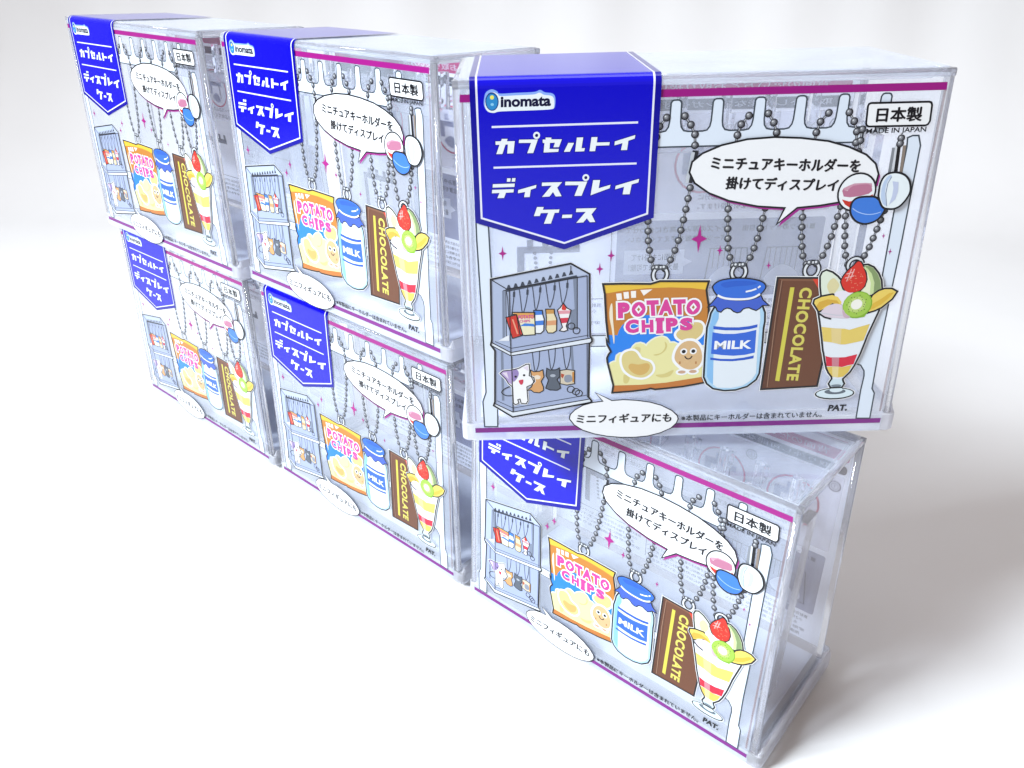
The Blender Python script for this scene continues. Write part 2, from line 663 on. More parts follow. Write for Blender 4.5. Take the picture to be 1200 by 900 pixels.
def build_sleeve():
    vs, fs = [], []
    path = [(-0.3, -3.4), (-0.3, 121.8)]
    for i in range(1, 6):
        a = math.pi / 2 * i / 5
        path.append((-0.3 + 2.8 * (1 - math.cos(a)), 121.8 + 2.8 * math.sin(a)))
    path.append((W_TOP - 3.0, 124.6))
    for i in range(1, 6):
        a = math.pi / 2 * i / 5
        path.append((W_TOP - 3.0 + 2.8 * math.sin(a), 121.8 + 2.8 * math.cos(a)))
    path.append((71.4, 7.0))
    for w, v in path:
        x0, x1 = (0.2, 149.3) if v > 100 else (-0.8, 151.6)
        vs.append((x0 * MM, w * MM, v * MM))
        vs.append((x1 * MM, w * MM, v * MM))
    for i in range(len(path) - 1):
        fs.append((2 * i, 2 * i + 1, 2 * i + 3, 2 * i + 2))
    me = bpy.data.meshes.new('printed_sleeve')
    me.from_pydata(vs, [], fs)
    me.materials.append(M_FILM)
    me.materials.append(M_BACK)
    me.polygons[len(me.polygons) - 1].material_index = 1
    o = bpy.data.objects.new('printed_sleeve', me)
    COL.objects.link(o)
    o.parent = case
    return o


sleeve = build_sleeve()

WHITE, BLACK, CREAM = '#fbfdff', '#16181f', '#fff6e6'
MAGENTA = '#a01c84'



def upper_pt(q, h=(0.0375897, -0.00197452, -1.52008, -0.00111046, -0.0439588, 74.8851, -1.42884e-06, -6.86938e-05)):
    """sheet coordinates of a detail drawing to film millimetres"""
    d = h[6] * q[0] + h[7] * q[1] + 1
    return ((h[0] * q[0] + h[1] * q[1] + h[2]) / d, (h[3] * q[0] + h[4] * q[1] + h[5]) / d)


def lower_pt(q, h=(0.039848, -0.00209314, -3.33825, -0.00117717, -0.0465997, 40.9392, -1.51468e-06, -7.28207e-05)):
    """sheet coordinates of a detail drawing to film millimetres"""
    d = h[6] * q[0] + h[7] * q[1] + 1
    return ((h[0] * q[0] + h[1] * q[1] + h[2]) / d, (h[3] * q[0] + h[4] * q[1] + h[5]) / d)


def fruit_pt(q, h=(0.0379437, -0.00199312, 109.302, -0.00112092, -0.0443729, 68.9838, -1.44229e-06, -6.93409e-05)):
    """sheet coordinates of a detail drawing to film millimetres"""
    d = h[6] * q[0] + h[7] * q[1] + 1
    return ((h[0] * q[0] + h[1] * q[1] + h[2]) / d, (h[3] * q[0] + h[4] * q[1] + h[5]) / d)


# ------------------------------------------------------------------ artwork on the front film
def wrap(u, s, h):
    """film coordinate s runs up the front, round the fold and back along the top"""
    g = 0.35 + h
    if s <= 121.8:
        return (u * MM, -g * MM, s * MM)
    a = (s - 121.8) / (2.8 * math.pi / 2)
    if a <= 1:
        a *= math.pi / 2
        r = 2.8 + g - 0.3
        return (u * MM, (2.5 - r * math.cos(a)) * MM, (121.8 + r * math.sin(a)) * MM)
    return (u * MM, (2.5 + s - 121.8 - 2.8 * math.pi / 2) * MM, (124.6 + g - 0.3) * MM)


END = 121.8 + 2.8 * math.pi / 2 + 59.0
FOLD = [121.8 + 4.4 * i / 6 for i in range(7)]


def banner_strip(p, u0, u1, low0, low1, mat, l):
    """vertical band from the front over the fold to the back of the top"""
    ss = FOLD + [END]
    pts = [(u0, low0), (u1, low1)]
    for s in ss:
        pts += [(u0, s), (u1, s)]
    fs = [[2 * i, 2 * i + 1, 2 * i + 3, 2 * i + 2] for i in range(len(pts) // 2 - 1)]
    p.add(pts, fs, mat, l)


NAVY, BLUE = '#00009a', '#0000cc'
p = Print('brand_banner', 30, wrap)
BL, BT, BR = (3.6, 80.4), (32.7, 70.6), (61.8, 80.5)
p.fill([BL, BT, BR, (61.8, 121.8), (3.6, 121.8)], NAVY, 0)
banner_strip(p, 3.6, 61.8, 121.8, 121.8, NAVY, 0)
il, it, ir = (5.7, 81.9), (32.7, 72.8), (59.6, 82.0)
p.fill([il, it, ir, (59.6, 121.8), (5.7, 121.8)], BLUE, 1)
banner_strip(p, 5.7, 59.6, 121.8, 121.8, BLUE, 1)
p.line([(5.7, 121.8), il, it, ir, (59.6, 121.8)], 0.62, '#eef0ff', 2)
banner_strip(p, 5.39, 6.01, 121.8, 121.8, '#eef0ff', 2)
banner_strip(p, 59.29, 59.91, 121.8, 121.8, '#eef0ff', 2)
p.line([(9.98, 110.52), (55.19, 110.77)], 0.62, '#eef0ff', 2)
p.line([(10.12, 98.06), (55.34, 98.25)], 0.62, '#eef0ff', 2)
# logo
LB = [(8.28, 118.39), (8.93, 120.02), (10.62, 120.74), (12.16, 120.17), (13.0, 119.56), (17.51, 119.65), (23.06, 119.77), (24.79, 120.25), (26.24, 119.59), (28.32, 119.28), (29.22, 118.36), (29.22, 116.04), (28.25, 115.33), (21.61, 115.16), (15.32, 115.12), (12.17, 115.03), (10.76, 114.7), (9.02, 115.11), (8.17, 116.57)]
p.blob([(x + (x - 18.5) * 0.03, y + (y - 112.5) * 0.10) for x, y in LB], '#8fb4ff', 2)
p.blob(LB, '#f2fbff', 3)
p.disc((10.32, 118.01), 2.05, '#1c3f8c', 4, 2.7)
p.disc((10.31, 117.94), 1.75, '#2f8fd0', 5, 2.35)
p.disc((10.36, 119.23), 0.62, '#f4f06a', 6)
p.disc((10.36, 117.18), 0.5, '#8fd4f6', 6, 0.42)
p.text('inomata', (12.9, 116.25), (28.25, 116.26), (13.0, 119.36), '#06103c', 4, 0.04)
# title lettering: drawn katakana blocks
T_ = '#f4fbff'
KATA = [
    [(11.0, 106.15), (12.71, 106.17), (13.0, 106.88), (14.79, 106.83), (14.55, 106.12), (17.0, 106.1), (16.51, 102.41), (14.57, 102.37), (14.86, 105.14), (14.08, 105.12), (13.04, 102.28), (11.14, 102.28), (12.23, 105.1), (11.01, 105.13)],
    [(18.38, 106.5), (24.2, 106.44), (22.71, 102.32), (20.87, 102.32), (22.08, 105.45), (18.27, 105.51)],
    [(25.71, 106.32), (26.6, 106.34), (26.64, 106.94), (28.42, 106.89), (28.37, 106.36), (31.66, 106.27), (30.78, 103.93), (29.08, 103.93), (29.53, 105.31), (27.99, 105.3), (27.81, 103.43), (30.74, 103.36), (30.56, 102.49), (25.98, 102.39), (26.26, 105.35), (25.75, 105.32)],
    [(33.71, 105.14), (35.49, 105.09), (34.18, 102.44), (32.35, 102.44)],
    [(36.36, 106.69), (38.31, 106.69), (37.86, 103.4), (38.91, 103.41), (38.7, 102.46), (35.86, 102.42)],
    [(40.91, 106.68), (42.75, 106.68), (42.61, 105.02), (46.62, 105.02), (46.49, 104.09), (42.37, 104.07), (42.12, 102.41), (40.38, 102.41)],
    [(48.21, 105.2), (54.53, 106.99), (54.36, 105.93), (52.44, 105.33), (52.14, 102.51), (50.24, 102.51), (50.64, 104.66), (48.17, 104.03)],
    [(14.34, 94.62), (15.47, 94.59), (15.29, 93.51), (14.2, 93.54)], [(15.93, 94.63), (17.02, 94.62), (16.81, 93.49), (15.74, 93.52)],
    [(9.74, 92.86), (16.71, 92.9), (16.57, 91.84), (9.61, 91.79)],
    [(9.45, 91.06), (16.37, 91.09), (16.23, 90.08), (13.83, 90.03), (13.16, 88.36), (11.03, 88.35), (11.77, 90.01), (9.32, 89.96)],
    [(17.78, 90.78), (23.62, 92.29), (23.45, 91.32), (21.78, 90.79), (21.43, 88.45), (19.64, 88.43), (19.96, 90.15), (17.67, 89.75)],
    [(25.45, 92.97), (31.82, 92.94), (30.26, 91.25), (31.69, 88.46), (29.78, 88.41), (28.93, 89.87), (27.79, 88.44), (25.42, 88.39), (28.48, 91.94), (25.33, 91.88)],
    [(32.91, 93.07), (39.86, 92.94), (38.11, 88.4), (35.82, 88.42), (37.14, 91.87), (32.81, 91.94)],
    [(41.74, 93.32), (43.94, 93.31), (43.56, 90.68), (47.34, 91.72), (47.1, 90.63), (41.02, 88.51)],
    [(49.02, 91.34), (56.38, 93.35), (56.21, 92.22), (54.09, 91.66), (53.59, 88.53), (51.35, 88.52), (51.7, 90.97), (48.83, 90.2)],
    [(23.79, 85.11), (25.93, 85.05), (25.63, 84.15), (31.02, 84.12), (30.79, 83.07), (29.47, 83.03), (28.24, 79.51), (25.97, 79.52), (27.38, 83.09), (25.0, 83.08), (24.59, 82.15), (22.71, 82.15)],
    [(32.02, 82.33), (35.18, 82.34), (35.0, 81.28), (31.84, 81.25)],
    [(36.52, 84.26), (43.04, 84.25), (41.46, 82.25), (42.74, 79.67), (40.99, 79.63), (39.98, 80.98), (38.84, 79.64), (36.56, 79.55), (39.59, 83.12), (36.42, 83.11)],
]
for g in KATA:
    p.line(g, 0.5, '#00008c', 2, True)
    p.fill(g, T_, 3)
for c in ((23.83, 107.66), (39.38, 94.2)):
    p.disc(c, 1.08, T_, 3, 1.1)
    p.disc(c, 0.5, '#000060', 4)
p.build(sleeve)

# ---- magenta lines at the top and the foot
p = Print('magenta_stripe', 0, wrap)
p.fill([(0.4, 117.9), (148.9, 117.9), (148.7, 120.2), (0.6, 120.2)], MAGENTA, 0)
p.fill([(0, 0.0), (151.1, 0.0), (151.1, 2.05), (0, 2.05)], '#84278a', 0)
p.line([(148.5, 117.9), (150.2, 5)], 0.8, veil_ink('#8a6a62', 0.4), 0)  # brownish reflection along the film edge, painted as a thin strip
p.line([(1.2, 117.9), (0.4, 5)], 0.5, veil_ink('#8a6a62', 0.4), 0)  # the left edge gets the same painted reflection
p.build(sleeve)

# ---- printed picture of the white comb rack
OUT = '#434d57'
PALE = '#e6f1ff'
p = Print('rack_picture', 3)
teeth = [(53.62, 116.94), (66.71, 117.01), (79.57, 117.11), (92.49, 117.21), (104.99, 117.3), (118.09, 117.46), (130.94, 117.39)]
yb = [(53.81, 110.02)[1], (124.6, 110.27)[1]]
bar_top, bar_bot = 107.6, 103.0
ol = [(60.0, bar_bot), (60.0, bar_top)]
for tx, ty in teeth[:-1]:
    if tx < 61:
        continue
    ol += [(tx - 4.2, bar_top), (tx - 2.8, bar_top + 0.3), (tx - 2.0, bar_top + 1.4), (tx - 1.72, bar_top + 3.0), (tx - 1.6, ty - 0.9),
           (tx - 1.2, ty - 0.2), (tx - 0.6, ty), (tx + 0.6, ty), (tx + 1.2, ty - 0.2), (tx + 1.6, ty - 0.9),
           (tx + 1.72, bar_top + 3.0), (tx + 2.0, bar_top + 1.4), (tx + 2.8, bar_top + 0.3), (tx + 4.2, bar_top)]
end_u = (125.69, 107.18)[0]
ol += [(end_u - 1.2, bar_top), (end_u, bar_top - 1.2), (end_u, bar_bot)]
tx, ty = teeth[-1]
last = [(tx - 1.7, 106.0), (tx - 1.6, ty - 0.9), (tx - 1.2, ty - 0.2), (tx - 0.6, ty), (tx + 0.6, ty), (tx + 1.2, ty - 0.2), (tx + 1.6, ty - 0.9), (tx + 1.7, 106.0)]
p.fill(last, PALE, 0)
p.line(last, 0.48, OUT, 1)
p.fill(ol, PALE, 0)
p.line(ol, 0.48, OUT, 1, True)
rp = [(144.43, 101.5), (144.93, 68.03), (144.97, 30.13), (145.42, 14.68), (146.62, 12.76), (146.93, 2.14), (141.82, 2.28), (141.4, 13.98), (141.56, 19.95), (141.18, 22.04), (139.53, 24.4), (137.34, 25.15), (138.77, 40.24), (140.85, 54.8), (140.57, 68.15), (140.28, 82.02), (140.22, 101.09), (139.89, 103.97), (141.37, 104.58), (143.25, 104.54)]
p.fill(rp, PALE, 2)
p.line(rp, 0.5, OUT, 3, True)
lp = [(3.79, 86.17), (3.75, 74.74), (4.51, 37.42), (4.6, 17.11), (3.32, 13.34), (3.53, 2.65), (8.39, 2.51), (8.64, 10.3), (8.51, 37.31), (7.87, 74.63), (7.66, 86.07)]
p.fill(lp, PALE, 2)
p.line(lp, 0.5, OUT, 3, True)
cb = [(41.88, 38.69), (106.13, 38.3), (106.66, 34.22), (41.97, 34.54)]
p.fill(cb, PALE, 0)
p.line(cb, 0.36, OUT, 1, True)
p.build(sleeve)

# ---- printed sparkles
for c, r in (((12.16, 69.61), 2.6), ((48.38, 67.95), 2.3), ((44.71, 63.3), 2.3), ((77.36, 72.9), 4.9), ((84.64, 68.76), 1.9), ((101.6, 63.0), 1.5), ((138.45, 72.32), 1.1), ((141.69, 66.81), 1.2)):
    p = Print('sparkle_print', 3)
    k = 0.55
    q = [(0, 1), (0.13, 0.22), (k, 0), (0.13, -0.22), (0, -1), (-0.13, -0.22), (-k, 0), (-0.13, 0.22)]
    p.fill([(c[0] + x * r, c[1] + y * r) for x, y in q], '#b0188a', 6)
    p.build(sleeve)

# ---- printed ball chains
STEEL = [('#18191e', 1.22), ('#5a5c63', 0.95), ('#94979e', 0.6)]


def beads(p, path, l):
    q = spline(path, False, 8)
    d = [0.0]
    for a, b in zip(q, q[1:]):
        d.append(d[-1] + math.dist(a, b))
    n = max(1, round(d[-1] / 3.38))
    pts = []
    for i in range(n + 1):
        t = d[-1] * i / n
        k = 0
        while k < len(d) - 2 and d[k + 1] < t:
            k += 1
        f = (t - d[k]) / max(1e-6, d[k + 1] - d[k])
        pts.append((q[k][0] + (q[k + 1][0] - q[k][0]) * f, q[k][1] + (q[k + 1][1] - q[k][1]) * f))
    p.line(pts, 0.75, '#3c3f47', l + 1)
    p.line(pts, 0.3, '#b8bcc4', l + 2)
    for c in pts:
        for k, (col, r) in enumerate(STEEL):
            p.disc((c[0] - 0.1 * k, c[1] + 0.1 * k), r, col, l + 3 + k, n=16)
        p.disc((c[0] - 0.38, c[1] + 0.36), 0.25, '#e4e7ec', l + 6, n=8)


def key_ring(p, c, l):
    p.ring(c, 2.35, 1.85, '#23252c', l, 2.7)
    p.ring(c, 2.35, 0.75, '#e8edf3', l + 1, 2.7)
    for s in (-1, 1):
        p.disc((c[0] + s * 1.2, c[1] + 2.6), 0.95, '#54585f', l + 2)
        p.disc((c[0] + s * 1.2 - 0.2, c[1] + 2.8), 0.4, '#e8edf3', l + 3)


p = Print('bead_chain_print', 8)
beads(p, [(64.0, 111.91), (62.16, 109.81), (61.0, 104.94), (60.08, 92.98), (60.04, 80.45), (60.38, 74.98), (60.64, 71.76), (61.94, 65.58), (63.09, 63.05)], 0)
beads(p, [(69.59, 112.25), (71.77, 109.39), (73.12, 106.78), (73.41, 103.32)], 0)
beads(p, [(72.98, 89.99), (72.27, 83.73), (71.28, 77.29), (70.14, 71.01), (68.1, 65.2), (66.7, 62.8)], 0)
p.line([(73.81, 101.73), (72.61, 91.57)], 1.9, '#2a2c33', 2)
p.line([(73.05, 101.22), (71.79, 91.59)], 1.1, '#c9cfd8', 3)
key_ring(p, (65.19, 60.77), 8)
p.build(sleeve)
p = Print('bead_chain_print', 8)
beads(p, [(89.38, 111.85), (87.37, 109.51), (86.45, 106.55), (85.52, 95.03), (86.04, 81.19), (87.02, 71.64), (87.49, 68.68), (88.51, 65.46), (89.69, 63.23)], 0)
beads(p, [(95.29, 112.36), (97.2, 109.77), (98.51, 107.02), (99.15, 94.68), (97.8, 80.77), (96.43, 71.39), (94.72, 65.3), (93.16, 63.14)], 0)
key_ring(p, (91.75, 60.96), 8)
p.build(sleeve)
p = Print('bead_chain_print', 8)
beads(p, [(113.93, 112.06), (111.93, 109.75), (110.99, 106.78), (110.34, 94.39), (110.46, 81.31), (111.38, 71.75), (112.1, 68.7), (112.84, 65.62), (114.29, 63.17)], 0)
beads(p, [(120.25, 112.08), (121.91, 109.94), (123.24, 107.06), (123.92, 103.67), (123.65, 91.33), (122.32, 80.8), (120.88, 71.32), (119.09, 65.36), (117.76, 63.08)], 0)
key_ring(p, (116.39, 61.09), 8)
p.build(sleeve)
p = Print('bead_chain_print', 8)
beads(p, [(125.22, 106.85), (125.16, 96.7), (124.6, 81.02), (125.27, 74.99), (126.21, 68.83), (127.06, 65.65), (128.23, 62.71)], 0)
beads(p, [(137.1, 80.78), (135.78, 74.51), (134.43, 68.52), (133.21, 65.37), (131.72, 63.0)], 0)
beads(p, [(137.87, 103.84), (137.85, 102.2)], 0)
for a, b, w, c in (((136.12, 101.01), (136.3, 93.18), 1.0, '#8b9098'), ((137.42, 101.68), (138.09, 92.95), 1.6, '#17181d'), ((139.4, 101.63), (139.95, 93.09), 1.0, '#8f8278'), ((136.81, 101.52), (137.32, 93.15), 0.7, '#d8dde4')):
    p.line([a, b], w, c, 2)
p.ring((130.76, 62.43), 2.4, 1.8, '#23252c', 8)
p.ring((130.76, 62.43), 2.4, 0.7, '#e8edf3', 9)
p.build(sleeve)

# ---- potato chip bag
p = Print('chip_bag_picture', 20)
BAG = [(45.9, 58.01), (52.79, 57.99), (62.1, 57.65), (63.44, 58.03), (65.15, 58.56), (81.9, 58.06), (81.33, 54.98), (81.75, 52.89), (82.64, 49.08), (83.23, 40.92), (83.22, 33.88)] + [(82.78, 27.48), (82.99, 20.93), (83.83, 19.09), (76.19, 17.69), (70.02, 17.1), (66.0, 16.79), (64.42, 17.26), (63.2, 16.87), (57.63, 16.25), (50.48, 15.82), (50.81, 18.88), (49.24, 25.01), (48.33, 28.46), (48.16, 29.99), (48.72, 31.5), (49.45, 32.42), (48.89, 33.68), (48.06, 35.2), (47.62, 37.54)] + [(48.72, 35.74), (48.2, 38.4), (47.4, 44.51), (46.63, 54.27)]
p.line(BAG, 1.25, WHITE, 0, True)
p.fill(BAG, '#c98230', 1)
p.fill([(45.9, 58.01), (52.79, 57.99), (62.1, 57.65), (63.44, 58.03), (65.15, 58.56), (81.9, 58.06), (81.41, 54.9), (76.21, 55.7), (69.18, 56.14), (60.64, 56.04), (52.9, 55.43), (46.7, 54.48)], '#eec43e', 2)
WAVE = [(48.18, 38.93), (51.59, 38.74), (52.0, 40.48), (53.04, 42.41), (54.94, 44.3), (57.66, 45.51), (60.0, 46.09), (62.76, 46.14), (66.81, 44.62), (71.5, 45.56), (75.86, 45.44), (78.78, 43.64), (81.35, 41.4), (83.35, 40.91), (83.47, 37.41), (83.22, 33.88)] + [(82.78, 27.48), (82.62, 25.09), (63.32, 25.64), (48.9, 26.05), (48.33, 28.46), (48.16, 29.99), (48.72, 31.5), (49.45, 32.42), (48.89, 33.68), (48.06, 35.2), (47.62, 37.54)] + [(48.72, 35.74)]
p.fill(WAVE, '#1f86f0', 2)
HEAP = [(49.05, 27.01), (49.76, 27.91), (50.66, 28.33), (51.51, 28.37), (51.58, 29.73), (51.79, 30.8), (52.67, 31.52), (53.88, 31.62), (54.93, 31.93), (55.72, 32.65), (56.84, 33.22), (57.46, 34.34), (58.32, 35.18), (59.75, 35.47), (60.98, 35.04), (62.0, 34.14), (62.49, 35.13), (63.63, 36.26), (65.08, 37.21), (67.15, 37.78), (68.69, 37.21), (69.67, 36.09), (70.09, 35.25), (71.53, 35.34), (73.09, 34.56), (74.97, 33.78), (78.02, 33.36), (82.24, 33.57), (82.72, 27.48), (82.94, 21.45), (76.0, 20.15), (69.87, 19.39), (60.61, 18.78), (51.06, 18.77), (49.96, 21.88)]
p.line(HEAP, 1.1, '#f4f6dc', 3)
p.fill(HEAP, '#eee9a8', 4)
p.blob([(58.02, 33.92), (59.85, 33.7), (59.93, 32.02), (59.1, 30.53), (58.25, 32.24)], '#dccf8e', 5)
p.blob([(64.71, 30.78), (67.25, 31.48), (68.62, 33.62), (68.33, 35.8), (69.31, 34.6), (68.99, 32.61), (67.57, 31.13), (65.79, 30.41)], '#d8cb83', 5)
p.blob([(65.96, 22.63), (69.01, 23.07), (71.69, 24.37), (72.33, 24.01), (70.93, 21.97), (67.88, 21.54)], '#dccf86', 5)
p.blob([(54.54, 23.13), (56.6, 21.86), (55.92, 19.61), (54.51, 20.0)], '#dccf86', 5)
p.fill([(50.94, 18.77), (60.61, 18.78), (69.87, 19.42), (82.94, 21.45), (83.83, 19.09), (76.19, 17.69), (70.02, 17.1), (66.0, 16.79), (64.42, 17.26), (63.2, 16.87), (57.63, 16.25), (50.48, 15.82)], '#c77a35', 6)
for q in ([(50.52, 54.37), (52.35, 54.49), (52.64, 52.1), (50.93, 51.89)], [(53.0, 54.84), (54.75, 54.96), (55.05, 52.54), (53.37, 52.41)], [(55.52, 55.15), (57.3, 55.22), (57.42, 52.72), (55.78, 52.68)], [(58.73, 55.48), (62.84, 55.61), (60.01, 53.36)]):
    p.fill(q, '#fdf8f2', 5)
p.blob([(49.33, 50.63), (48.59, 49.39), (48.55, 45.77), (49.51, 40.99), (50.42, 35.47), (50.56, 38.33), (49.86, 44.44)], '#f6e9cf', 5)
CH = [(72.2, 38.61), (73.48, 40.23), (76.21, 41.03), (77.65, 42.81), (80.03, 42.83), (81.36, 41.32), (81.19, 38.7), (79.37, 36.56), (76.62, 35.75), (73.34, 36.73)]
p.curve(CH, 1.7, WHITE, 5, True)
p.blob(CH, '#dfc987', 6)
CH = [(53.45, 28.66), (53.89, 31.35), (55.66, 32.48), (57.48, 32.5), (58.81, 31.48), (60.06, 29.49), (61.47, 28.77), (63.66, 27.86), (64.79, 25.77), (64.36, 23.72), (62.6, 22.14), (60.46, 21.75), (57.33, 22.64), (54.61, 25.03)]
p.curve(CH, 1.7, WHITE, 6, True)
p.blob(CH, '#e2d28d', 7)
p.blob([(56.01, 26.02), (56.8, 27.47), (59.57, 27.05), (62.61, 27.51), (63.66, 26.15), (62.81, 23.87), (60.41, 22.72), (57.65, 23.84)], '#d9b366', 8)
PT = [(72.26, 29.31), (72.92, 32.83), (74.85, 35.28), (77.22, 35.88), (79.39, 35.15), (81.37, 32.43), (82.11, 28.86), (81.31, 26.09), (79.04, 24.57), (76.25, 24.93), (73.66, 26.89)]
for c in ((75.28, 23.58), (79.27, 23.71)):
    p.disc(c, 2.2, WHITE, 7, 1.3)
    p.disc(c, 1.4, '#cfa98c', 8, 0.65)
p.curve(PT, 2.0, WHITE, 7, True)
p.blob(PT, '#ddb987', 8)
for c in ((75.36, 31.76), (78.75, 31.83)):
    p.disc(c, 1.25, WHITE, 9)
    p.disc(c, 0.72, '#0d0d10', 10)
p.curve([(75.87, 29.89), (76.55, 29.02), (77.24, 28.8), (77.92, 29.05), (78.49, 29.88)], 0.45, '#2a1710', 10)
for c in ((74.25, 27.89), (80.01, 27.73)):
    p.line([c, (c[0] + 0.1, c[1] - 1.0)], 0.6, '#b9824e', 9)
PK = '#dd3f9c'
DPK = '#b51d6d'


def letter(s, q0, q1, q2, bold):
    p.text(s, q0, q1, q2, WHITE, 9, bold + 0.11)
    p.text(s, q0, q1, q2, PK, 10, bold)


def grown(a, b, c, g=0.62):
    ux = Vector((b[0] - a[0], b[1] - a[1])).normalized() * g
    uy = Vector((c[0] - a[0], c[1] - a[1])).normalized() * g
    return ((a[0] - ux.x - uy.x, a[1] - ux.y - uy.y), (b[0] + ux.x - uy.x, b[1] + ux.y - uy.y), (c[0] - ux.x + uy.x, c[1] - ux.y + uy.y))


for s, a, b, c, bold in (('P', (51.51, 45.17), (55.67, 45.26), (51.15, 51.08), 0.075), ('T', (61.62, 45.77), (65.83, 45.83), (60.98, 51.62), 0.075), ('A', (65.47, 45.96), (70.58, 46.0), (65.27, 51.79), 0.06), ('T', (70.72, 45.93), (75.06, 45.96), (70.17, 51.72), 0.075),
                         ('C', (54.29, 39.34), (59.0, 39.51), (54.06, 44.57), 0.07), ('H', (60.05, 39.54), (64.22, 39.57), (59.66, 44.35), 0.06), ('I', (65.26, 39.54), (67.4, 39.6), (64.91, 44.5), 0.09), ('P', (68.55, 39.63), (72.73, 39.64), (68.07, 44.92), 0.07), ('S', (73.34, 39.92), (77.81, 39.94), (73.11, 44.78), 0.07)):
    g = grown(a, b, c)
    p.text(s, g[0], g[1], g[2], WHITE, 9, bold + 0.06)
    if s == 'I':
        p.text(s, a, b, c, PK, 10, bold)
    else:
        p.text(s, a, b, c, PK, 10, bold)
for c in ((58.5, 48.38), (77.36, 48.68)):
    p.disc(c, 3.05, WHITE, 9, 3.45)
    p.disc(c, 2.4, PK, 10, 2.8)
    p.fill([(c[0], c[1] + 1.65), (c[0] + 1.25, c[1]), (c[0], c[1] - 1.65), (c[0] - 1.25, c[1])], WHITE, 11)
    p.fill([(c[0], c[1] + 0.75), (c[0] + 0.55, c[1]), (c[0], c[1] - 0.75), (c[0] - 0.55, c[1])], '#a8764a', 12)
for a, b in (((64.56, 44.45), (67.64, 44.43)), ((65.07, 39.61), (67.73, 39.63))):
    p.line([a, b], 2.2, WHITE, 9)
    p.line([a, b], 1.2, PK, 11)
p.line(BAG, 0.68, BLACK, 13, True)
p.build(sleeve)

# ---- milk bottle
p = Print('milk_bottle_picture', 36)
BODY = [(83.35, 44.37), (83.57, 46.29), (84.49, 48.27), (85.56, 49.42), (91.42, 49.68), (100.08, 49.45), (101.42, 48.14), (102.4, 45.99), (102.75, 42.54)] + [(102.61, 40.38), (103.06, 31.53), (103.27, 22.43), (102.43, 19.77), (99.44, 17.05), (95.44, 15.75), (91.3, 15.59), (87.06, 16.56), (84.59, 18.69), (83.32, 21.38), (82.94, 30.31), (82.71, 40.93)]
p.line(BODY, 1.25, WHITE, 0, True)
p.fill(BODY, '#b4dcf8', 1)
p.fill([(84.1, 43.92), (84.38, 46.06), (85.68, 48.15), (86.47, 48.13), (86.49, 43.85)] + [(84.86, 40.87), (86.98, 18.25), (85.78, 19.22), (84.45, 21.58), (83.91, 30.73), (83.51, 40.91)], '#8cc4f4', 2)
p.fill([(86.53, 44.28), (86.31, 48.13), (100.16, 48.81), (101.07, 43.88)] + [(101.04, 40.85), (101.49, 31.13), (102.11, 22.47), (100.79, 19.72), (97.74, 17.47), (93.68, 16.65), (88.69, 16.89), (86.98, 18.25), (86.36, 27.49), (85.43, 40.42)], '#eaf3fb', 3)
p.line(BODY, 0.68, BLACK, 4, True)
SK = [(85.35, 52.37), (91.27, 51.12), (95.2, 51.01), (99.75, 52.9), (100.91, 50.69), (102.98, 48.86), (101.13, 48.91), (100.09, 47.75), (99.18, 47.14), (97.94, 47.6), (96.69, 48.19), (95.52, 48.13), (94.47, 47.7), (93.71, 46.65), (92.75, 46.42), (91.52, 46.93), (90.42, 47.93), (89.01, 48.31), (87.88, 47.84), (86.99, 46.84), (85.97, 47.21), (85.24, 48.59), (84.4, 49.2), (82.78, 48.91), (84.08, 50.52)]
p.line(SK, 0.9, BLACK, 4, True)
p.fill(SK, '#3f62cf', 5)
CAP = [(83.74, 55.33), (83.78, 56.57), (85.51, 57.92), (88.16, 58.5), (92.01, 58.69), (96.31, 58.28), (99.51, 57.37), (101.07, 56.1), (101.07, 54.77), (100.02, 53.22), (98.99, 52.0), (95.18, 51.18), (91.25, 51.29), (87.27, 51.98), (85.19, 53.21)]
p.curve(CAP, 1.0, BLACK, 5, True)
p.blob(CAP, '#2f6fdd', 6)
p.blob([(86.0, 56.92), (89.0, 57.87), (94.42, 57.92), (98.4, 56.99), (95.38, 56.25), (90.75, 55.96), (87.68, 55.64)], '#2560cf', 7)
p.curve([(85.3, 52.88), (87.67, 51.81), (91.25, 51.29), (95.17, 51.26), (97.84, 51.82), (99.81, 52.98)], 0.75, WHITE, 7)
p.line([(94.79, 53.95), (96.77, 54.35), (98.33, 54.93)], 0.6, WHITE, 8)
p.line([(98.8, 55.25), (99.61, 55.93)], 0.6, WHITE, 8)
LBL = '#2559cc'
p.fill([(84.93, 41.43), (89.17, 40.84), (93.97, 40.7), (97.52, 41.04), (100.31, 41.66), (100.36, 40.53), (97.65, 39.86), (94.1, 39.52), (89.29, 39.66), (85.05, 40.21)], LBL, 5)
p.fill([(84.88, 39.04), (88.63, 38.32), (92.64, 38.21), (96.58, 38.71), (100.16, 39.57), (100.65, 30.7), (97.17, 29.9), (93.14, 29.66), (89.04, 30.04), (85.13, 30.69)], '#2f69dc', 5)
p.fill([(84.98, 29.21), (88.78, 28.56), (92.87, 28.4), (96.89, 28.83), (100.45, 29.58), (100.42, 28.46), (97.0, 27.83), (92.96, 27.49), (88.87, 27.7), (85.07, 28.3)], LBL, 5)
p.text('MILK', (85.98, 32.37), (99.24, 32.31), (85.96, 35.67), WHITE, 6, 0.035)
p.build(sleeve)

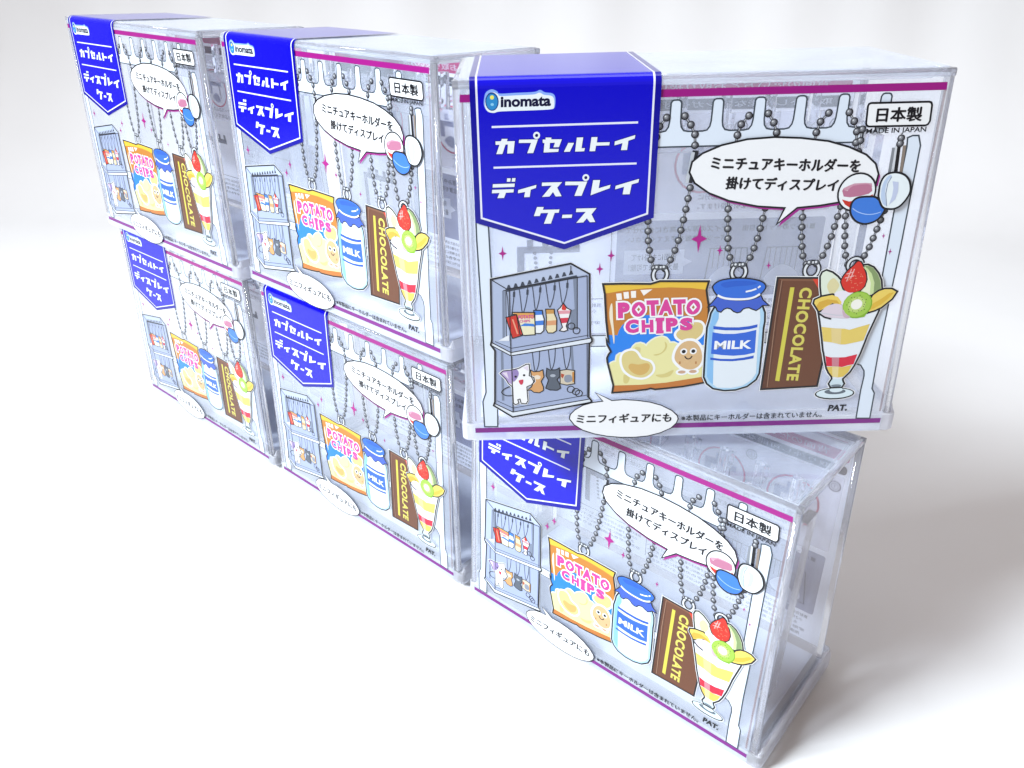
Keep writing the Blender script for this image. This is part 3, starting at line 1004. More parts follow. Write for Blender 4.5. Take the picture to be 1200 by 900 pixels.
# ---- chocolate bar
p = Print('chocolate_bar_picture', 20)
CB = [(105.16, 58.65), (119.6, 58.18)] + [(125.29, 29.56), (125.46, 25.93), (125.01, 16.41)] + [(104.71, 15.63)]
p.line(CB, 1.25, WHITE, 0, True)
p.fill(CB, '#6f432c', 1)
p.fill([(105.16, 58.65), (107.18, 57.99), (107.26, 55.93)] + [(107.35, 16.73), (104.71, 15.63)], '#5f3723', 2)
p.line([(106.74, 57.79), (106.38, 43.3), (106.88, 16.51)], 0.3, '#a07a62', 3)
p.fill([(105.58, 58.36), (119.36, 57.98), (119.52, 56.99), (106.93, 57.5)], '#84583f', 3)
p.fill([(117.05, 57.96), (119.57, 57.89), (119.96, 53.92)], '#e0442c', 4)
p.fill([(109.91, 55.03), (111.39, 54.99)] + [(111.01, 18.82), (109.45, 19.1)], '#d8cf4e', 4)
p.text('CHOCOLATE', (113.3, 54.94), (113.43, 19.08), (117.68, 54.66), '#dcd262', 4, 0.04, rim=None, spacing=1.12)
p.line(CB, 0.68, BLACK, 6, True)
p.build(sleeve)

# ---- parfait glass
p = Print('parfait_picture', 50)
GL = [(120.59, 46.34), (122.03, 41.35), (123.42, 36.07), (124.75, 30.7)] + [(125.06, 30.01), (125.97, 26.82), (127.02, 23.83), (128.16, 21.81), (129.48, 20.29), (129.7, 19.45), (129.24, 18.44), (128.87, 17.42), (129.76, 15.99), (130.29, 15.78), (134.01, 15.87), (134.67, 17.35), (133.97, 18.54), (133.76, 19.34), (134.51, 20.24), (135.92, 22.05), (137.02, 24.69), (138.26, 29.19), (139.07, 33.64)] + [(139.55, 36.5), (141.92, 46.17), (132.69, 43.65)]
p.line(GL, 1.25, WHITE, 0, True)
p.disc((131.82, 13.28), 7.6, WHITE, 0, 2.75)
p.disc((131.82, 13.28), 7.3, BLACK, 1, 2.5)
p.disc((131.81, 13.38), 6.75, '#e0f1f8', 2, 2.0)
p.disc((131.81, 14.14), 3.9, '#67727d', 3, 1.15)
p.disc((132.11, 14.84), 2.4, '#e0f1f8', 4, 1.0)
p.fill(GL, '#eef4fb', 3)
p.fill([(129.61, 19.45), (129.24, 18.44), (128.95, 17.42), (129.84, 15.99), (134.01, 15.87), (134.59, 17.35), (133.89, 18.54), (133.67, 19.34)], '#d5e8f1', 5)
p.line(GL[:-1], 0.66, BLACK, 6.4)
p.disc((131.82, 16.59), 1.9, '#7b8893', 6, 0.55)
p.fill([(122.78, 40.12), (125.4, 39.74), (128.25, 39.36), (131.08, 39.19), (132.76, 38.71), (135.78, 39.67), (139.56, 40.78), (138.51, 34.5), (136.01, 33.86), (134.06, 33.47), (132.12, 33.08), (130.5, 33.13), (127.53, 34.01), (124.31, 34.5)], '#ead06c', 5)
p.fill([(125.95, 28.73), (127.88, 28.13), (130.34, 27.97), (133.17, 28.07), (137.25, 29.13), (136.61, 25.15), (134.56, 24.76), (132.62, 24.13), (130.51, 24.51), (127.63, 24.59), (127.04, 24.74)], '#dc2340', 5)
p.fill([(127.02, 24.33), (130.52, 24.41), (132.63, 24.03), (136.25, 24.89), (135.24, 21.98), (133.7, 20.17), (131.88, 19.95), (129.56, 20.29), (128.23, 21.9)], '#e6c85e', 5)
p.fill([(126.31, 39.5), (129.94, 39.31), (130.7, 33.12), (127.37, 34.01)], '#ead593', 6)
p.fill([(128.37, 28.12), (130.98, 28.04), (131.43, 24.39), (129.03, 24.55)], '#cf8694', 6)
p.fill([(129.04, 24.46), (131.44, 24.3), (131.87, 19.99), (129.89, 20.28)], '#eedc9c', 6)
SL = [(121.09, 51.93), (120.24, 55.37), (119.69, 58.87), (120.1, 60.21), (121.24, 60.78), (123.29, 60.0), (125.27, 58.52), (126.68, 57.04), (128.36, 55.14), (129.07, 50.96), (124.81, 50.66)]
p.line(SL, 1.8, WHITE, 0, True)
p.line(SL, 1.3, BLACK, 3, True)
p.fill(SL, '#e6f0dd', 4)
p.blob([(122.31, 55.31), (122.95, 57.35), (124.38, 58.05), (126.41, 55.61), (125.58, 53.15), (124.18, 52.14), (123.23, 53.21)], '#e4dba8', 5)
ML = [(132.9, 62.29), (134.8, 62.4), (136.89, 61.45), (138.83, 59.37), (140.27, 56.88), (141.06, 53.76), (140.32, 52.53), (138.67, 51.95), (135.29, 51.21), (132.82, 56.26)]
p.line(ML, 1.8, WHITE, 0, True)
p.line(ML, 1.3, BLACK, 3, True)
p.fill(ML, '#f0f4d4', 4)
p.fill([(133.75, 62.26), (135.02, 62.23), (136.91, 61.37), (138.76, 59.29), (140.17, 56.8), (140.92, 53.89), (140.29, 52.66), (138.72, 52.12), (138.28, 56.11), (136.73, 59.43)], '#8aa06b', 5)
p.fill([(133.34, 61.95), (135.0, 61.3), (136.75, 59.35), (138.2, 56.11), (138.64, 52.12), (137.49, 51.99), (137.03, 56.15), (135.26, 59.88)], '#cfe3a2', 6)
p.blob([(125.32, 52.32), (127.86, 53.5), (131.92, 52.56), (133.57, 52.09), (132.51, 49.19), (129.57, 48.0), (127.85, 48.89)], '#f1eef8', 6)
ST = [(126.92, 56.75), (127.37, 58.66), (128.57, 60.67), (130.19, 62.44), (131.18, 63.74), (132.3, 63.51), (133.34, 61.95), (134.64, 59.49), (135.28, 57.22), (135.0, 54.96), (133.89, 53.54), (131.88, 52.81), (129.92, 52.82), (128.11, 54.32)]
p.line(ST, 1.0, BLACK, 4, True)
p.blob(ST, '#dc3122', 7)
for a, b in (((455,290), (500,180)), ((490,265), (525,180)), ((440,260), (520,240)), ((455,225), (520,205))):
    p.line([fruit_pt(a), fruit_pt(b)], 0.34, '#f6b9b4', 8)
random.seed(4)
for i in range(26):
    a, r = random.random() * 6.28, random.random() ** 0.5
    p.disc(fruit_pt((525 + 85 * r * math.cos(a), 280 + 88 * r * math.sin(a))), 0.16, '#f39a78', 8, n=7)
LF = [(138.31, 45.42), (137.84, 49.04), (138.75, 51.53), (140.43, 52.95), (142.26, 53.6), (144.61, 53.54), (146.36, 52.58), (145.29, 50.1), (143.65, 48.46), (142.33, 47.14), (140.18, 46.01)]
p.line(LF, 1.8, WHITE, 0, True)
p.line(LF, 1.3, BLACK, 6, True)
p.fill(LF, '#f2d566', 7)
p.fill([(138.39, 46.06), (139.3, 48.58), (141.74, 50.19), (144.09, 52.22), (145.62, 52.39), (144.11, 50.13), (142.15, 48.08), (139.68, 46.53)], '#e4bb42', 8)
MG = [(121.0, 46.2), (119.99, 47.63), (118.86, 49.14), (118.99, 50.32), (121.17, 51.39), (124.59, 52.01), (126.68, 51.24), (128.25, 49.3), (128.16, 48.25), (125.09, 48.97), (122.99, 47.33)]
p.line(MG, 1.8, WHITE, 0, True)
p.line(MG, 1.3, BLACK, 6, True)
p.fill(MG, '#f2d566', 7)
p.fill([(119.76, 47.85), (120.49, 49.52), (123.27, 50.49), (126.49, 49.98), (127.69, 48.69), (125.08, 49.05), (122.73, 47.76), (121.1, 46.32)], '#dcb040', 8)
p.blob([(121.79, 45.45), (122.79, 47.34), (124.78, 48.47), (127.1, 48.66), (129.65, 47.57), (132.0, 45.38), (132.49, 43.65), (129.99, 43.21), (127.18, 43.46), (123.94, 43.89)], '#e3d6e2', 8)
p.blob([(129.07, 46.31), (131.09, 46.05), (132.15, 44.52), (131.57, 43.25), (129.91, 43.72)], '#d0b4c2', 9)
p.line([(121.15, 45.25), (123.15, 43.83), (125.65, 43.07)], 0.6, BLACK, 9)
p.line([(121.71, 45.45), (127.01, 44.45), (131.79, 44.32), (134.89, 44.66)], 0.3, '#c9ced8', 9)
p.fill([(132.22, 44.09), (134.93, 44.44), (137.95, 45.22), (137.07, 43.53), (134.38, 43.08), (132.75, 43.3)], '#8fbf2e', 8)
p.disc((133.89, 48.09), 5.1, '#86b62c', 9, 5.0)
p.disc((133.79, 48.18), 4.75, '#a6cf4e', 10, 4.6)
p.disc((133.67, 48.22), 3.0, '#c3dc7c', 11, 2.9)
p.disc((133.57, 48.31), 1.95, '#fbfaf0', 12, 1.9)
for i in range(22):
    a = 2 * math.pi * i / 22
    r = 2.55 + 0.45 * (i % 3)
    c = (133.67, 48.22)
    p.disc((c[0] + r * math.cos(a), c[1] + r * math.sin(a)), 0.19, '#38491a', 12, n=6)
p.build(sleeve)

# ---- toy capsules beside the speech bubble
p = Print('capsule_picture', 60)
WC = [(134.42, 85.54), (134.14, 87.4), (134.12, 89.97), (134.83, 91.95), (136.12, 92.82), (138.44, 93.02), (140.98, 92.15), (142.71, 90.29), (143.58, 87.52), (143.12, 85.31), (141.58, 82.93), (139.92, 81.96), (138.08, 81.89), (136.09, 82.58)]
p.curve(WC, 1.35, BLACK, 0, True)
p.blob(WC, '#f1fbff', 1)
p.blob([(134.72, 85.9), (134.56, 89.59), (135.7, 92.18), (136.94, 92.37), (135.89, 90.29), (135.87, 86.61), (136.96, 82.86), (135.74, 83.45)], '#c3d6f2', 2)
p.line([(136.99, 92.08), (136.14, 89.91), (136.13, 86.61), (137.22, 82.48)], 0.25, '#8796b5', 3)
p.fill([(137.54, 90.61), (139.54, 90.26), (139.97, 87.24), (139.56, 84.66), (137.88, 82.91), (138.34, 85.81), (138.27, 88.39)], '#c9d3ee', 3)
p.build(sleeve)
p = Print('capsule_picture', 52)
RC = (126.74, 87.29)
p.disc(RC, 6.3, BLACK, 0, 6.4, n=28)
p.disc(RC, 5.7, '#f7fcff', 1, 5.8, n=28)
p.fill([(122.33, 85.11), (124.67, 84.38), (127.94, 84.67), (132.1, 86.53), (132.15, 84.86), (130.45, 83.03), (128.09, 81.74), (125.62, 82.11), (123.54, 83.4)], '#cf3426', 2)
p.fill([(121.93, 87.9), (122.29, 88.63), (122.78, 87.88), (123.7, 87.85), (124.28, 88.76), (125.25, 89.47), (127.39, 89.78), (129.94, 89.86), (131.06, 89.31), (131.63, 87.65), (130.69, 86.75), (128.06, 86.08), (124.81, 85.72), (122.73, 86.03)], '#c07a98', 3)
p.fill([(121.97, 87.71), (125.11, 88.18), (128.76, 88.27), (131.39, 88.94), (131.07, 90.05), (129.13, 90.28), (125.49, 90.19), (123.79, 89.5), (122.27, 88.74)], '#d3a0b4', 2)
p.build(sleeve)
p = Print('capsule_picture', 57)
BC_ = [(126.02, 81.27), (126.0, 83.52), (126.81, 84.81), (128.19, 85.33), (130.75, 85.45), (133.41, 85.01), (136.31, 81.83), (136.17, 80.25), (135.02, 78.45), (132.98, 77.36), (130.79, 77.11), (128.39, 77.98), (126.81, 79.54)]
p.curve(BC_, 1.35, BLACK, 0, True)
p.blob(BC_, '#3f7fe0', 1)
p.curve([(126.25, 82.09), (128.25, 80.83), (131.01, 80.0), (133.61, 80.01), (135.72, 80.64)], 0.28, '#a9cbff', 2)
p.build(sleeve)

# ---- the large speech bubble
p = Print('speech_bubble', 40)
BUB = [(72.28, 95.02), (72.88, 98.31), (75.95, 100.89), (81.72, 103.24), (89.56, 104.86), (97.97, 105.3), (106.38, 104.82), (115.11, 103.64), (121.86, 101.69), (127.69, 99.16), (131.2, 96.27), (132.71, 93.0), (132.46, 90.01), (129.12, 86.79), (122.12, 84.19), (115.62, 83.23), (108.29, 82.67), (102.26, 77.33), (104.22, 82.72), (95.24, 83.49), (85.76, 85.56), (79.07, 88.23), (74.2, 91.58)]
dx, dy = 0.75, -0.85
p.fill([(x + dx, y + dy) for x, y in BUB], '#a6278f', 0)
p.fill(BUB, '#fafcff', 1)
p.line(BUB, 0.62, BLACK, 2, True)
p.text('ミニチュアキーホルダーを', (79.03, 95.85), (126.32, 93.71), (79.09, 99.85), BLACK, 3, 0.0, 0.2)
p.text('掛けてディスプレイ', (84.26, 89.45), (120.12, 87.74), (84.46, 93.38), BLACK, 3, 0.0, 0.2)
p.build(sleeve)

# ---- origin mark
p = Print('origin_mark', 40)
OB = [(126.31, 114.7), (144.05, 114.66), (144.79, 114.44), (145.18, 113.63), (145.59, 108.9), (145.17, 107.95), (144.46, 107.63), (126.9, 107.73), (126.21, 108.02), (125.87, 108.71), (125.49, 113.86), (125.73, 114.45)]
p.fill(OB, '#fbfdff', 0)
p.line(OB, 0.62, BLACK, 1, True)
p.text('日本製', (128.88, 109.05), (142.74, 109.04), (128.61, 113.24), BLACK, 2, 0.0, 0.17)
p.text('MADE IN JAPAN', (126.42, 105.09), (145.05, 105.24), (126.3, 107.13), BLACK, 2, 0.022)
p.build(sleeve)

# ---- notices at the foot
p = Print('notice_lettering', 20)
p.text('※本製品にキーホルダーは含まれていません。', (76.67, 3.05), (128.74, 3.22), (76.61, 5.55), '#22242c', 0, 0.0, 0.07)
p.text('PAT.', (130.51, 5.63), (137.67, 5.67), (130.75, 8.34), '#16181f', 0, 0.05)
p.build(sleeve)

# ---- small speech bubble
p = Print('speech_bubble', 60)
E_ = [(34.99, 5.5), (35.3, 7.34), (36.96, 9.23), (39.87, 11.08), (43.61, 12.17), (47.15, 12.59), (44.26, 16.33), (50.48, 12.78), (54.86, 13.03), (59.47, 12.62), (64.53, 11.7), (68.8, 10.24), (72.73, 7.95), (74.91, 5.7), (75.31, 4.32), (74.8, 2.52), (72.83, 0.35), (69.12, -1.53), (64.5, -2.79), (59.39, -3.24), (54.24, -3.09), (49.09, -2.44), (44.36, -1.3), (40.06, 0.42), (36.84, 2.79)]
p.fill(E_, '#fafcff', 0)
p.line(E_, 0.4, BLACK, 1, True)
p.text('ミニフィギュアにも', (37.67, 3.46), (72.64, 3.12), (37.83, 7.27), BLACK, 2, 0.0, 0.16)
p.build(sleeve)

# ---- picture of two stacked cabinets with charms and cat figures
p = Print('cabinet_picture', 14)
SIL = [(7.83, 60.69), (34.89, 65.62), (41.28, 61.74), (41.99, 38.57), (42.69, 37.59)] + [(42.63, 36.49), (41.77, 35.71), (41.98, 14.12), (43.1, 12.66), (42.78, 11.9), (14.02, 6.65), (7.15, 11.69), (7.7, 13.21), (8.4, 33.98), (6.95, 36.25), (7.23, 37.35)] + [(7.42, 38.22)]
p.line(SIL, 1.0, '#f4f8fc', 0, True)
p.fill(SIL, '#a9b6d6', 1)
p.fill([(8.31, 60.19), (13.83, 56.91), (13.64, 37.17)] + [(14.07, 34.72), (8.51, 37.31), (7.53, 38.0)], '#b4c1de', 2)
p.fill([(8.13, 60.6), (34.78, 65.38), (40.82, 61.63), (13.25, 57.17)], '#bcc8e2', 2)
G5, GD = '#7f8aa0', '#3c4454'
# rack inside the upper tier
p.line([(12.84, 56.44), (37.06, 60.91)], 1.0, GD, 4)
for i in range(10):
    t = i / 9
    c = (418 + (965 - 418) * t, 425 + (300 - 425) * t)
    p.fill([upper_pt((c[0] - 18, c[1] + 14)), upper_pt((c[0] + 24, c[1] + 6)), upper_pt((c[0] + 10, c[1] - 26)), upper_pt((c[0] - 4, c[1] - 26))], GD, 5)
p.line([(12.07, 56.46), (11.65, 37.67)], 0.9, G5, 3)
p.line([(11.95, 56.47), (12.85, 56.65), (12.53, 37.64)], 0.28, BLACK, 4)
p.fill([(35.71, 60.75), (37.14, 60.91), (37.42, 41.33), (34.95, 41.39), (35.07, 48.49), (36.44, 49.09)], G5, 3)
p.line([(37.14, 60.91), (37.42, 41.33)], 0.28, BLACK, 4)
for x0, x1, yt, yb_ in ((400, 470, 450, 720), (512, 588, 430, 640), (628, 700, 410, 612), (745, 826, 392, 590), (862, 938, 370, 560)):
    xm = (x0 + x1) / 2
    p.curve([upper_pt((x0, yt)), upper_pt((x0 + 12, yt + 90)), upper_pt((xm - 12, yb_ - 8)), upper_pt((xm + 4, yb_ - 8)), upper_pt((x1 - 8, yt + 90)), upper_pt((x1, yt - 20))], 0.3, GD, 5)
    p.line([upper_pt((x1 - 2, yt + 10)), upper_pt((x1 - 4, yt + 55))], 0.75, GD, 6)
# shelf and base slabs
for (yy, q) in ((0, [(7.22, 37.22), (14.02, 33.02), (42.4, 37.9), (42.63, 36.49), (42.16, 36.06), (13.99, 31.76), (6.94, 36.16)]), (1, [(7.35, 12.65), (14.19, 8.69), (42.75, 13.39), (43.03, 12.09), (14.14, 6.65), (7.14, 11.6)])):
    p.fill(q, '#e6eef8', 4)
    p.line(q, 0.36, BLACK, 5, True)
p.line([(8.52, 37.53), (14.27, 34.71), (41.38, 39.03)], 0.24, GD, 5)
p.line([(8.47, 13.66), (14.31, 10.38), (41.46, 15.09)], 0.24, GD, 5)
# lower tier legs and loops
p.line([(10.88, 33.47), (10.72, 13.6)], 0.9, G5, 3)
p.line([(35.5, 35.0), (36.14, 25.04)], 0.9, G5, 3)
for x0, x1, yt, yb_ in ((628, 692, 165, 330), (768, 830, 140, 310), (895, 965, 120, 305)):
    xm = (x0 + x1) / 2
    p.curve([lower_pt((x0, yt)), lower_pt((x0 + 10, yt + 90)), lower_pt((xm - 10, yb_ - 6)), lower_pt((xm + 6, yb_ - 6)), lower_pt((x1 - 6, yt + 90)), lower_pt((x1, yt - 15))], 0.32, GD, 4)
# charms
q = [(12.57, 46.55), (16.35, 47.52), (18.38, 39.67), (14.76, 38.55)]
p.fill(q, '#cf3122', 8)
p.line(q, 0.36, BLACK, 9, True)
p.line([(14.93, 45.84), (16.59, 40.16)], 0.5, '#f0a080', 9)
q = [(14.99, 48.41), (22.67, 48.19), (22.66, 39.77), (18.98, 39.57), (17.39, 39.92), (16.35, 47.52), (14.78, 47.77)]
p.fill(q, '#f1ecc9', 6)
p.fill([(15.18, 48.19), (22.59, 47.98), (22.57, 46.06), (16.72, 46.22)], '#e0a456', 7)
p.text('POTATO', (16.91, 45.79), (22.25, 45.85), (16.94, 47.29), '#d5429c', 8, 0.03)
p.text('CHIPS', (17.28, 44.49), (21.04, 44.55), (17.3, 45.52), '#d5429c', 8, 0.03)
p.fill([(17.45, 43.19), (19.06, 44.22), (22.23, 43.92), (22.61, 42.83), (20.63, 43.1)], '#3a80dd', 7)
p.line(q, 0.36, BLACK, 9, True)
q = [(22.28, 48.97), (25.23, 48.89), (25.42, 47.26), (25.89, 45.54), (25.7, 41.22), (24.58, 40.16), (22.78, 40.21), (22.64, 45.63)]
p.fill(q, '#f3f8fd', 6)
p.fill([(22.28, 48.97), (25.23, 48.89), (25.26, 47.27), (22.26, 47.18)], '#3f7fdc', 7)
p.fill([(22.71, 44.98), (25.65, 45.12), (25.72, 43.39), (22.7, 43.26)], '#3f7fdc', 7)
p.line(q, 0.36, BLACK, 8, True)
q = [(26.41, 49.28), (29.36, 49.2), (29.44, 47.58), (30.24, 45.42), (30.17, 41.09), (28.97, 40.25), (27.18, 40.3), (26.5, 41.63), (26.68, 45.95)]
p.fill(q, '#efe0b6', 6)
p.fill([(26.41, 49.28), (29.36, 49.2), (29.41, 47.58), (26.53, 47.49)], '#cf9a50', 7)
p.fill([(26.67, 44.87), (30.24, 45.07), (30.24, 43.26), (26.67, 43.15)], '#e0a274', 7)
p.line(q, 0.36, BLACK, 8, True)
q = [(30.47, 48.83), (31.33, 49.65), (32.5, 51.31), (33.69, 49.59), (35.19, 48.7), (34.51, 45.73), (33.55, 42.74), (34.08, 41.2), (32.76, 40.67), (31.17, 41.06), (32.24, 42.34), (31.35, 45.39)]
p.fill(q, '#f8f5f5', 6)
p.blob([(31.92, 49.21), (32.69, 51.3), (33.49, 49.38), (33.1, 48.75)], '#dd3426', 8)
p.fill([(30.55, 48.61), (35.07, 48.62), (34.69, 47.43), (30.94, 47.32)], '#e7a0ac', 7)
p.fill([(31.27, 45.82), (34.31, 45.91), (33.81, 44.03), (31.95, 43.86)], '#d5304a', 7)
p.line(q, 0.36, BLACK, 8, True)
for c in ((970, 760), (1015, 800)):
    p.ring(upper_pt(c), 1.2, 0.3, BLACK, 8)
p.fill([(9.73, 37.72), (12.58, 39.4), (13.59, 39.81), (13.53, 37.61)], '#eef3fa', 7)
# cat figures
q = [(9.94, 24.87), (11.07, 25.85), (14.06, 26.13), (16.73, 26.74), (18.17, 27.61), (19.41, 28.26), (20.43, 28.32), (20.59, 25.48), (20.36, 23.65), (22.0, 22.91), (22.31, 21.28), (21.14, 19.91), (19.47, 19.12), (19.63, 15.72), (19.81, 13.34), (19.16, 12.16), (17.28, 12.36), (16.9, 14.14), (16.06, 13.92), (16.45, 12.48), (15.18, 11.79), (14.45, 12.54), (14.31, 19.17), (12.9, 20.61), (11.92, 22.5)]
p.line(q, 0.9, '#f5f8fc', 7, True)
p.fill(q, '#fcfdff', 8)
p.fill([(9.94, 24.87), (11.07, 25.85), (14.06, 26.13), (14.47, 26.21), (14.33, 20.11), (12.91, 21.08), (11.92, 22.5)], '#b7a3d3', 9)
p.blob([(14.46, 25.66), (15.9, 26.31), (16.69, 24.68), (15.82, 22.39), (14.49, 21.5)], '#9a86bf', 9)
p.fill([(10.76, 25.08), (12.4, 25.26), (12.95, 22.47)], '#eadff0', 10)
p.fill([(18.16, 26.93), (20.01, 27.7), (20.06, 25.5)], '#eadff0', 10)
p.disc((15.52, 23.42), 0.45, BLACK, 10)
p.disc((18.56, 23.89), 0.45, BLACK, 10)
p.blob([(16.63, 21.81), (18.2, 22.09), (18.05, 20.47), (17.34, 20.02), (16.82, 20.74)], '#d43a52', 10)
p.line(q, 0.34, BLACK, 11, True)
p.curve([(14.02, 15.64), (11.94, 15.7), (10.31, 16.93), (11.18, 18.32), (13.28, 19.43)], 0.34, BLACK, 9)
q = [(20.88, 25.94), (22.02, 25.21), (24.07, 25.29), (25.3, 25.9), (25.69, 23.03), (24.66, 21.21), (25.47, 18.85), (25.46, 17.44), (24.0, 16.54), (21.93, 16.83), (20.91, 17.81), (19.66, 17.61), (21.13, 18.97), (21.98, 21.29), (21.18, 23.16)]
p.fill(q, '#dda66c', 7)
p.blob([(22.0, 23.14), (23.24, 23.8), (24.46, 23.16), (24.05, 22.16), (22.4, 22.2)], '#f2e3cf', 8)
p.line(q, 0.34, BLACK, 9, True)
q = [(26.73, 26.46), (27.96, 25.73), (30.0, 25.77), (31.23, 26.46), (31.44, 23.1), (30.42, 21.74), (31.46, 19.61), (31.67, 18.2), (30.43, 17.39), (27.74, 17.61), (26.29, 18.36), (27.33, 21.6), (26.44, 23.48)]
p.fill(q, '#5b6472', 7)
p.disc((28.9, 23.41), 1.0, '#aeb6c3', 8, 0.6)
p.line(q, 0.34, BLACK, 9, True)
q = [(31.52, 25.4), (33.89, 25.79), (36.67, 25.26), (36.74, 19.93), (33.94, 19.45), (31.54, 20.08)]
p.fill(q, '#d9cdb6', 7)
p.fill([(31.85, 24.24), (33.08, 23.75), (32.48, 22.15), (31.86, 22.86)], '#b5492a', 8)
p.blob([(33.29, 23.28), (35.34, 23.45), (35.98, 21.35), (34.34, 20.46), (33.1, 21.2)], '#8f96a6', 8)
p.fill([(35.86, 24.59), (36.6, 24.8), (36.65, 20.4), (35.99, 20.65)], '#c98a3c', 8)
p.line(q, 0.34, BLACK, 9, True)
for c in ((965, 490), (1010, 510), (1035, 525)):
    p.ring(lower_pt(c), 1.3, 0.3, BLACK, 8)
# outline of the glass
p.line([(8.32, 60.35), (13.25, 57.01), (40.53, 61.11)], 0.3, BLACK, 12)
p.line([(14.02, 56.82), (14.0, 32.03)], 0.3, BLACK, 12)
p.line([(14.19, 31.58), (14.27, 8.69)], 0.36, BLACK, 12)
p.line([(34.9, 64.82), (34.93, 61.99)], 0.24, BLACK, 12)
p.line([(40.45, 61.03), (41.07, 38.16)], 0.24, BLACK, 12)
p.line([(40.96, 35.74), (41.48, 14.14)], 0.24, BLACK, 12)
p.line(SIL, 0.6, BLACK, 13, True)
p.build(sleeve)

# ------------------------------------------------------------------ instructions on the back film (they face backwards, so they read mirrored from the front)
def back_plane(u, v, h):
    w = W_TOP - 0.2 + (121.8 - v) / (121.8 - 7.0) * (71.6 - W_TOP)
    return (u * MM, (w - 0.2 - h) * MM, v * MM)


p = Print('instruction_print', 0, back_plane)
V1 = veil_ink('#c0487e', 0.8)
V2 = veil_ink('#55585e', 0.8)
V3 = veil_ink('#868ba8', 0.62)
V7 = veil_ink('#5f6378', 0.72)
V4 = veil_ink('#4a4c58', 0.72)
V5 = veil_ink('#f1f3fb', 0.75)
V6 = veil_ink('#c0405f', 0.75)


def rbox(x0, y0, x1, y1, r, mat, l):
    pts = []
    for cx_, cy_, a0 in ((x1 - r, y1 - r, 0), (x0 + r, y1 - r, 90), (x0 + r, y0 + r, 180), (x1 - r, y0 + r, 270)):
        for i in range(5):
            a = math.radians(a0 + 22.5 * i)
            pts.append((cx_ + r * math.cos(a), cy_ + r * math.sin(a)))
    p.fill(pts, mat, l)


def mirrored(s, x0, x1, y0, y1, mat, l):
    """x0 is the right hand end as seen from the front: the text runs leftwards"""
    p.text(s, (x1, y0), (x0, y0), (x1, y1), mat, l, 0.012)


rbox(4, 109.0, 146.5, 114.4, 1.5, V1, 0)
mirrored('背面の使い方とお取り扱い方法', 60, 138, 110.2, 113.3, V5, 1)
rbox(4, 103.0, 146.5, 107.2, 1.5, V2, 0)
mirrored('取り外し可能なハンガー付き', 70, 140, 103.9, 106.3, V5, 1)
rbox(4, 62.0, 146.5, 102.0, 1.0, veil_ink('#e9e8f4', 0.30), 0)
for k, x in enumerate((143, 106, 57)):
    p.ring((x, 96.3), 2.4, 0.5, V4, 2)
    mirrored('①②③'[k], x - 1.6, x + 1.6, 94.7, 97.9, V4, 1)
# three round pictures
for x, y in ((93, 82), (127, 82), (44, 82)):
    p.ring((x, y), 11.5, 0.9, V6, 3)
    p.line([(x - 7, y - 4), (x - 7, y + 3), (x + 7, y + 3)], 3.2, V3, 2)
    p.line([(x - 2, y + 3), (x - 2, y + 8)], 2.6, V3, 2)
    p.line([(x + 4, y + 3), (x + 4, y - 6)], 0.7, V4, 4)
    p.blob([(x - 6, y - 6), (x - 1, y - 3), (x + 3, y - 7), (x - 1, y - 9)], V3, 2)
for i, s in enumerate(('お好みのパーツをすきまの部分に', 'ボールチェーンを引っ掛けます。')):
    mirrored(s, 92, 132, 67.3 - 4 * i, 69.9 - 4 * i, V4, 3)
for i, s in enumerate(('ケースのふたを上から', 'かぶせてください。')):
    mirrored(s, 22, 56, 67.3 - 4 * i, 69.9 - 4 * i, V4, 3)
# grey panel with the tip
rbox(59.5, 24.0, 146, 59.0, 1.2, V3, 4)
mirrored('■パーツのセットも自由', 112, 142, 53.6, 56.4, V4, 5)
mirrored('サイズの厚みや高さに合わせて', 63, 106, 53.6, 56.4, V4, 5)
mirrored('パーツの位置を変えてください。', 63, 106, 49.6, 52.2, V4, 5)
p.fill([(63, 35), (88.5, 35), (88.5, 38.5), (92, 40.4), (88.5, 42.4), (88.5, 46), (63, 46)], V5, 5)
mirrored('背面にも掛けて', 66, 85.5, 41.2, 44.4, V4, 6)
mirrored('最大10個まで可能！', 65, 86.5, 36.6, 39.8, V4, 6)
for x in (98, 122):
    p.line([(x, 28), (x + 1.5, 46), (x + 17, 46), (x + 19, 28)], 0.5, V4, 5, True)
    for i in range(6):
        p.line([(x + 3 + 2.3 * i, 46), (x + 3 + 2.3 * i, 37 - (i % 3))], 0.35, V4, 5)
    p.blob([(x + 2, 32), (x + 8, 38), (x + 15, 35), (x + 16, 29), (x + 6, 28)], V5, 6)
# lower small print
for x0, x1, n in ((8, 54, 4), (58, 100, 5), (104, 144, 5)):
    for i in range(n):
        y = 20.0 - 2.9 * i + (0.0 if x0 == 8 else 0.4)
        s = ('直射日光の当たる所では使用しないでください。', '小さなお子様の手の届かない所に置いてください。', '水平な場所に置いて使用してください。', '変形や変色の原因になります。', '用途以外には使用しないでください。')[i]
        mirrored(s, x0, x1 - 2.0 * (i % 3), y, y + 1.9, V4, 3)
p.line([(57.3, 58), (57.3, 10)], 0.35, V4, 3)
p.line([(5, 24), (55, 24)], 0.35, V4, 3)
p.line([(19, 28), (19, 47.5), (44, 47.5)], 3.0, V7, 3)
for i in range(4):
    p.line([(23 + 6.5 * i, 47.5), (23 + 6.5 * i, 52)], 2.6, V7, 4)
for i in range(7):
    p.disc((25 + 0.2 * i, 46 - 2.2 * i), 0.8, V4, 5, n=10)
    p.disc((32 - 0.2 * i, 46 - 2.2 * i), 0.8, V4, 5, n=10)
p.build(sleeve)


# ------------------------------------------------------------------ the six cases
GROUP = 'stacked clear display cases'




KIDS = {}
for k in list(bpy.data.objects):
    if k.parent is not None:
        KIDS.setdefault(k.parent.name, []).append(k)


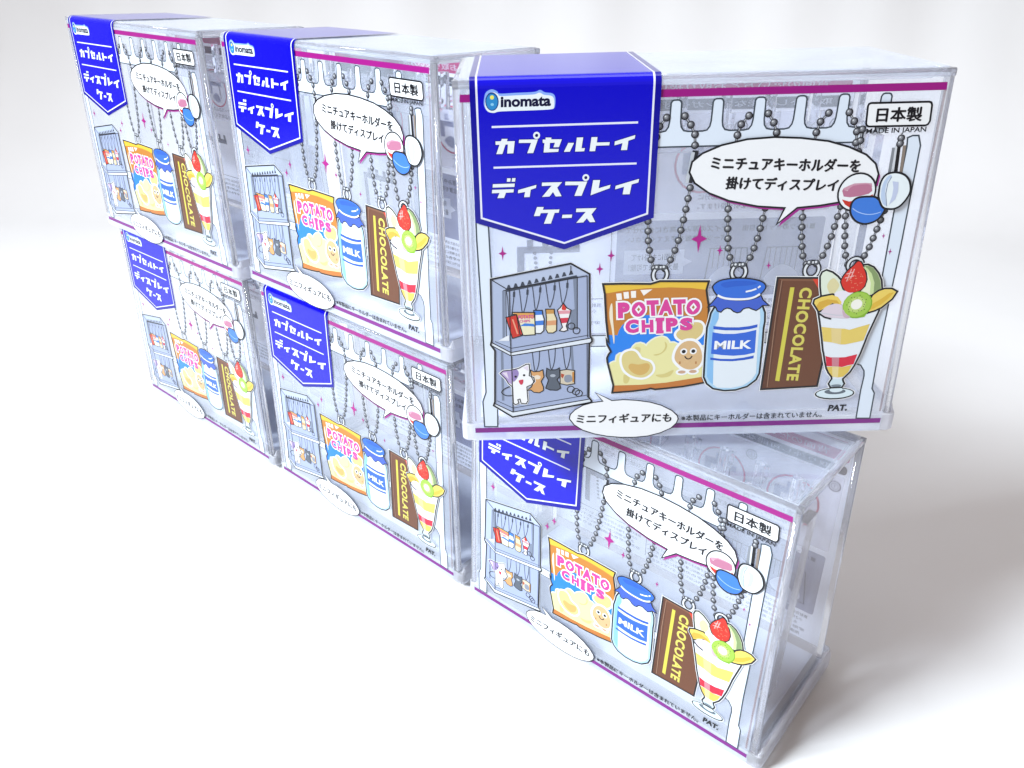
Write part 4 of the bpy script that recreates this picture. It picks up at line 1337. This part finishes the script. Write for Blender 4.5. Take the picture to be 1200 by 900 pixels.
def dup_tree(o, parent=None):
    c = o.copy()
    COL.objects.link(c)
    if parent is not None:
        c.parent = parent
    for ch in KIDS.get(o.name, []):
        dup_tree(ch, c)
    return c


PLACES = [
    ('A', ((0.99893, -0.01950, -0.04195, 0.08673), (0.01906, 0.99976, -0.01082, -0.10200), (0.04215, 0.01001, 0.99906, 0.13663), (0.00000, 0.00000, 0.00000, 1.00000))),
    ('B', ((0.75557, 0.65507, 0.00000, -0.04654), (-0.65507, 0.75557, 0.00000, 0.06619), (0.00000, 0.00000, 1.00000, 0.13663), (0.00000, 0.00000, 0.00000, 1.00000))),
    ('C', ((0.76796, 0.64050, 0.00000, 0.08306), (-0.64050, 0.76796, 0.00000, -0.04131), (0.00000, 0.00000, 1.00000, 0.00620), (0.00000, 0.00000, 0.00000, 1.00000))),
    ('D', ((0.75726, 0.65312, 0.00000, -0.17326), (-0.65312, 0.75726, 0.00000, 0.16772), (0.00000, 0.00000, 1.00000, 0.13663), (0.00000, 0.00000, 0.00000, 1.00000))),
    ('E', ((0.76176, 0.64786, 0.00000, -0.17125), (-0.64786, 0.76176, 0.00000, 0.17536), (0.00000, 0.00000, 1.00000, 0.00620), (0.00000, 0.00000, 0.00000, 1.00000))),
    ('G', ((0.76155, 0.64811, 0.00000, -0.04356), (-0.64811, 0.76155, 0.00000, 0.06665), (0.00000, 0.00000, 1.00000, 0.00620), (0.00000, 0.00000, 0.00000, 1.00000))),
]
LABELS = {
    'A': 'clear display case turned square to the camera, standing crosswise on top of the nearest stack',
    'B': 'clear display case in the upper row, between the turned front case and the farthest',
    'C': 'clear display case at the near right end of the bottom row, under the turned case',
    'D': 'farthest clear display case of the upper row, topping the far left stack',
    'E': 'farthest clear display case of the bottom row, at the far left on the white table',
    'G': 'middle clear display case of the bottom row, on the white table between two others',
}
first = True
for key, mtx in PLACES:
    o = case if first else dup_tree(case)
    first = False
    o.matrix_world = Matrix(mtx)
    o['label'] = LABELS[key]
    o['category'] = 'display case'
    o['group'] = GROUP
